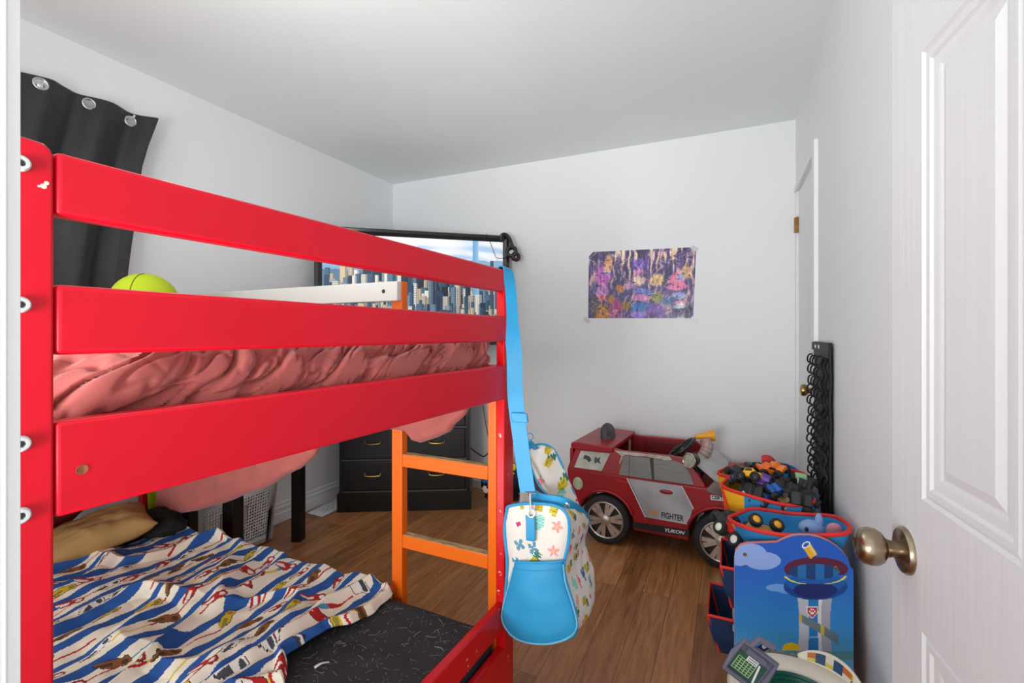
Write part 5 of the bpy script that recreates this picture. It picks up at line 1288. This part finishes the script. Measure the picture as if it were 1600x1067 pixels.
# ------------------------------------------------------------------ round cream toy and grey frame in front of the rack
sc_c = Vector((.150, 1.305, 0)); SR = .150; ST = .312
stad = thing('toy_playset', 'round cream plastic playset with a sunken dark green floor in front of the rack', 'toy', sc_c)
M_cream = mat('cream_plastic_shell', (222, 214, 198), .5, var=.12, vscale=8)
M_dkg = mat('dark_green_plastic', (16, 84, 74), .35)
MB().lathe([(0, .0), (.13, .0), (.138, .02), (SR, .20), (SR + .003, ST - .012), (SR - .004, ST - .002), (SR - .012, ST), (SR - .040, ST - .010), (SR - .052, ST - .016), (SR - .052, ST - .05), (0, ST - .05)], 64, Matrix.Translation(sc_c), cap=False).build('drum', M_cream, stad, ang=40)
dg = MB()
for k in range(3): dg.lathe([(SR - .054 - k * .009, ST - .013 - k * .006), (SR - .0605 - k * .009, ST - .010 - k * .006), (SR - .063 - k * .009, ST - .019 - k * .006)], 64, Matrix.Translation(sc_c), cap=False)
dg.lathe([(0, ST - .032), (SR - .074, ST - .032), (SR - .074, ST - .049), (0, ST - .049)], 48, Matrix.Translation(sc_c), cap=False)
gd = dg.build('green_floor', M_dkg, stad, ang=40, merge=False)
gl = MB(Matrix.Translation(sc_c + Vector((0, 0, ST - .0315))))
for pts in ([(-.055, .045), (-.03, .03), (-.045, .0)], [(-.012, .055), (.02, .02), (.045, .03)], [(-.03, -.02), (.01, -.04)]):
    gl.strap([Vector((a, b, .0008)) for a, b in pts], Vector((.7, .7, 0)), .006, .0012)
gl.build('line_marking', M_paper, gd, merge=False)
# raised back wall with coloured stickers
bw = MB(); bcl2 = []
A0, A1 = math.radians(28), math.radians(84)
def bwp(u, v):
    a = A0 + (A1 - A0) * u; r = SR - .004 + .010 * v; hgt = .045 * sin(pi * min(1, max(0, .10 + .86 * u))) ** .6
    return sc_c + Vector((r * cos(a), r * sin(a), ST - .012 + hgt * v + .002))
bw.grid(bwp, 40, 14)
for j in range(14):
    for i in range(40):
        u, v = i / 40, j / 14; c = (224, 216, 198)
        if .25 < v < .8 and .1 < u < .85:
            c = [(60, 100, 60), (190, 100, 40), (214, 210, 196), (30, 70, 110), (196, 190, 60)][int(cell_rand(fl(u * 7), fl(v * 2), 9) * 5)]
        bcl2.append(c)
bw.build('sticker_wall', P_plain, stad, col=bcl2, solid=-.007, ang=60)
wr = MB()
for k in range(7):
    a0 = math.radians(60 + k * 11); rr = SR + .002; p = lambda a, z: sc_c + Vector((rr * cos(a), rr * sin(a), z))
    wr.tube([p(a0, ST - .004), p(a0 + .10, ST + .002), p(a0 + .19, ST - .006)], .0013, 6)
wr.build('wire_trim', mat('brown_cord', (150, 104, 66), .6), stad, merge=False)

gc = onY(1172, 1040, 1.175)
gr = thing('toy_goal', 'grey plastic toy frame with green netting leaning on the cream playset', 'toy', gc + Vector((0, 0, -.04)))
gx = Vector((.80, .10, -.52)).normalized(); gy = Vector((.45, .12, .88)); gy = (gy - gx * gy.dot(gx)).normalized(); gn = gx.cross(gy)
GT = frame_T(gc, gx, gy, gn)
M_gp = mat('slate_plastic', (104, 106, 126), .35, var=.1, vscale=20)
f = MB(GT)
f.prism([(-.036, -.040), (.036, -.040), (.040, -.030), (.040, .030), (.030, .040), (-.030, .040), (-.040, .030), (-.040, -.030)], -.010, -.004, lambda a, b, t: (a, b, t)); f.build('back_plate', M_gp, gr, bevel=.002)
f = MB(GT); f.tube([(-.038, -.038, 0), (.038, -.038, 0), (.041, .0, .0), (.038, .038, 0), (-.038, .038, 0), (-.041, 0, 0)], .0065, 10, closed=True); f.tube([(-.02, .04, 0), (-.018, .062, .004), (.014, .066, .004)], .007, 10); f.tube([(-.026, .026, .004), (.018, .026, .004)], .008, 10); f.build('frame', M_gp, gr, merge=False)
f = MB(GT); f.box(-.031, .031, -.031, .016, -.0038, -.0028); gpz = f.build('green_panel', mat('pitch_green', (32, 84, 66), .6), gr)
f = MB(GT)
for k in range(6):
    f.tube([(-.028 + k * .008, -.026, -.002), (-.028 + k * .008, .004, -.002)], .0008, 5); f.tube([(-.028, -.026 + k * .006, -.002), (.012, -.026 + k * .006, -.002)], .0008, 5)
f.build('netting', mat('pale_green_net', (176, 206, 150), .6), gr, merge=False)
f = MB(GT); f.box(-.012, .012, .004, .026, -.0026, -.0016); f.build('sticker', M_paper, gr)
f = MB(GT)
for k in range(4): f.box(-.010, .010, .0065 + k * .005, .0080 + k * .005, -.0016, -.0011)
f.build('sticker_lines', M_dark, gr, merge=False)
f = MB(GT); f.strap([(.016, .012, -.0024), (.024, -.030, -.0024)], Vector((1, .2, 0)), .004, .0012); f.build('white_line', M_paper, gr)

# ------------------------------------------------------------------ camera and view
cam = bpy.data.cameras.new('camera'); cam.sensor_width = 36; cam.lens = 36 * F_PX / 1600.0; cam.clip_start = .01
cam.shift_y = -(533.5 - HY) / 1600.0
co = bpy.data.objects.new('camera', cam); COL.objects.link(co); co.location = (0, 0, CAMH); co.rotation_euler = (pi / 2, 0, YAW)
S.camera = co
S.view_settings.view_transform = 'Standard'; S.view_settings.look = 'None'; S.view_settings.gamma = 1; S.view_settings.use_curve_mapping = False
S.view_settings.exposure = 0.26
S.cycles.max_bounces = 12; S.cycles.diffuse_bounces = 9
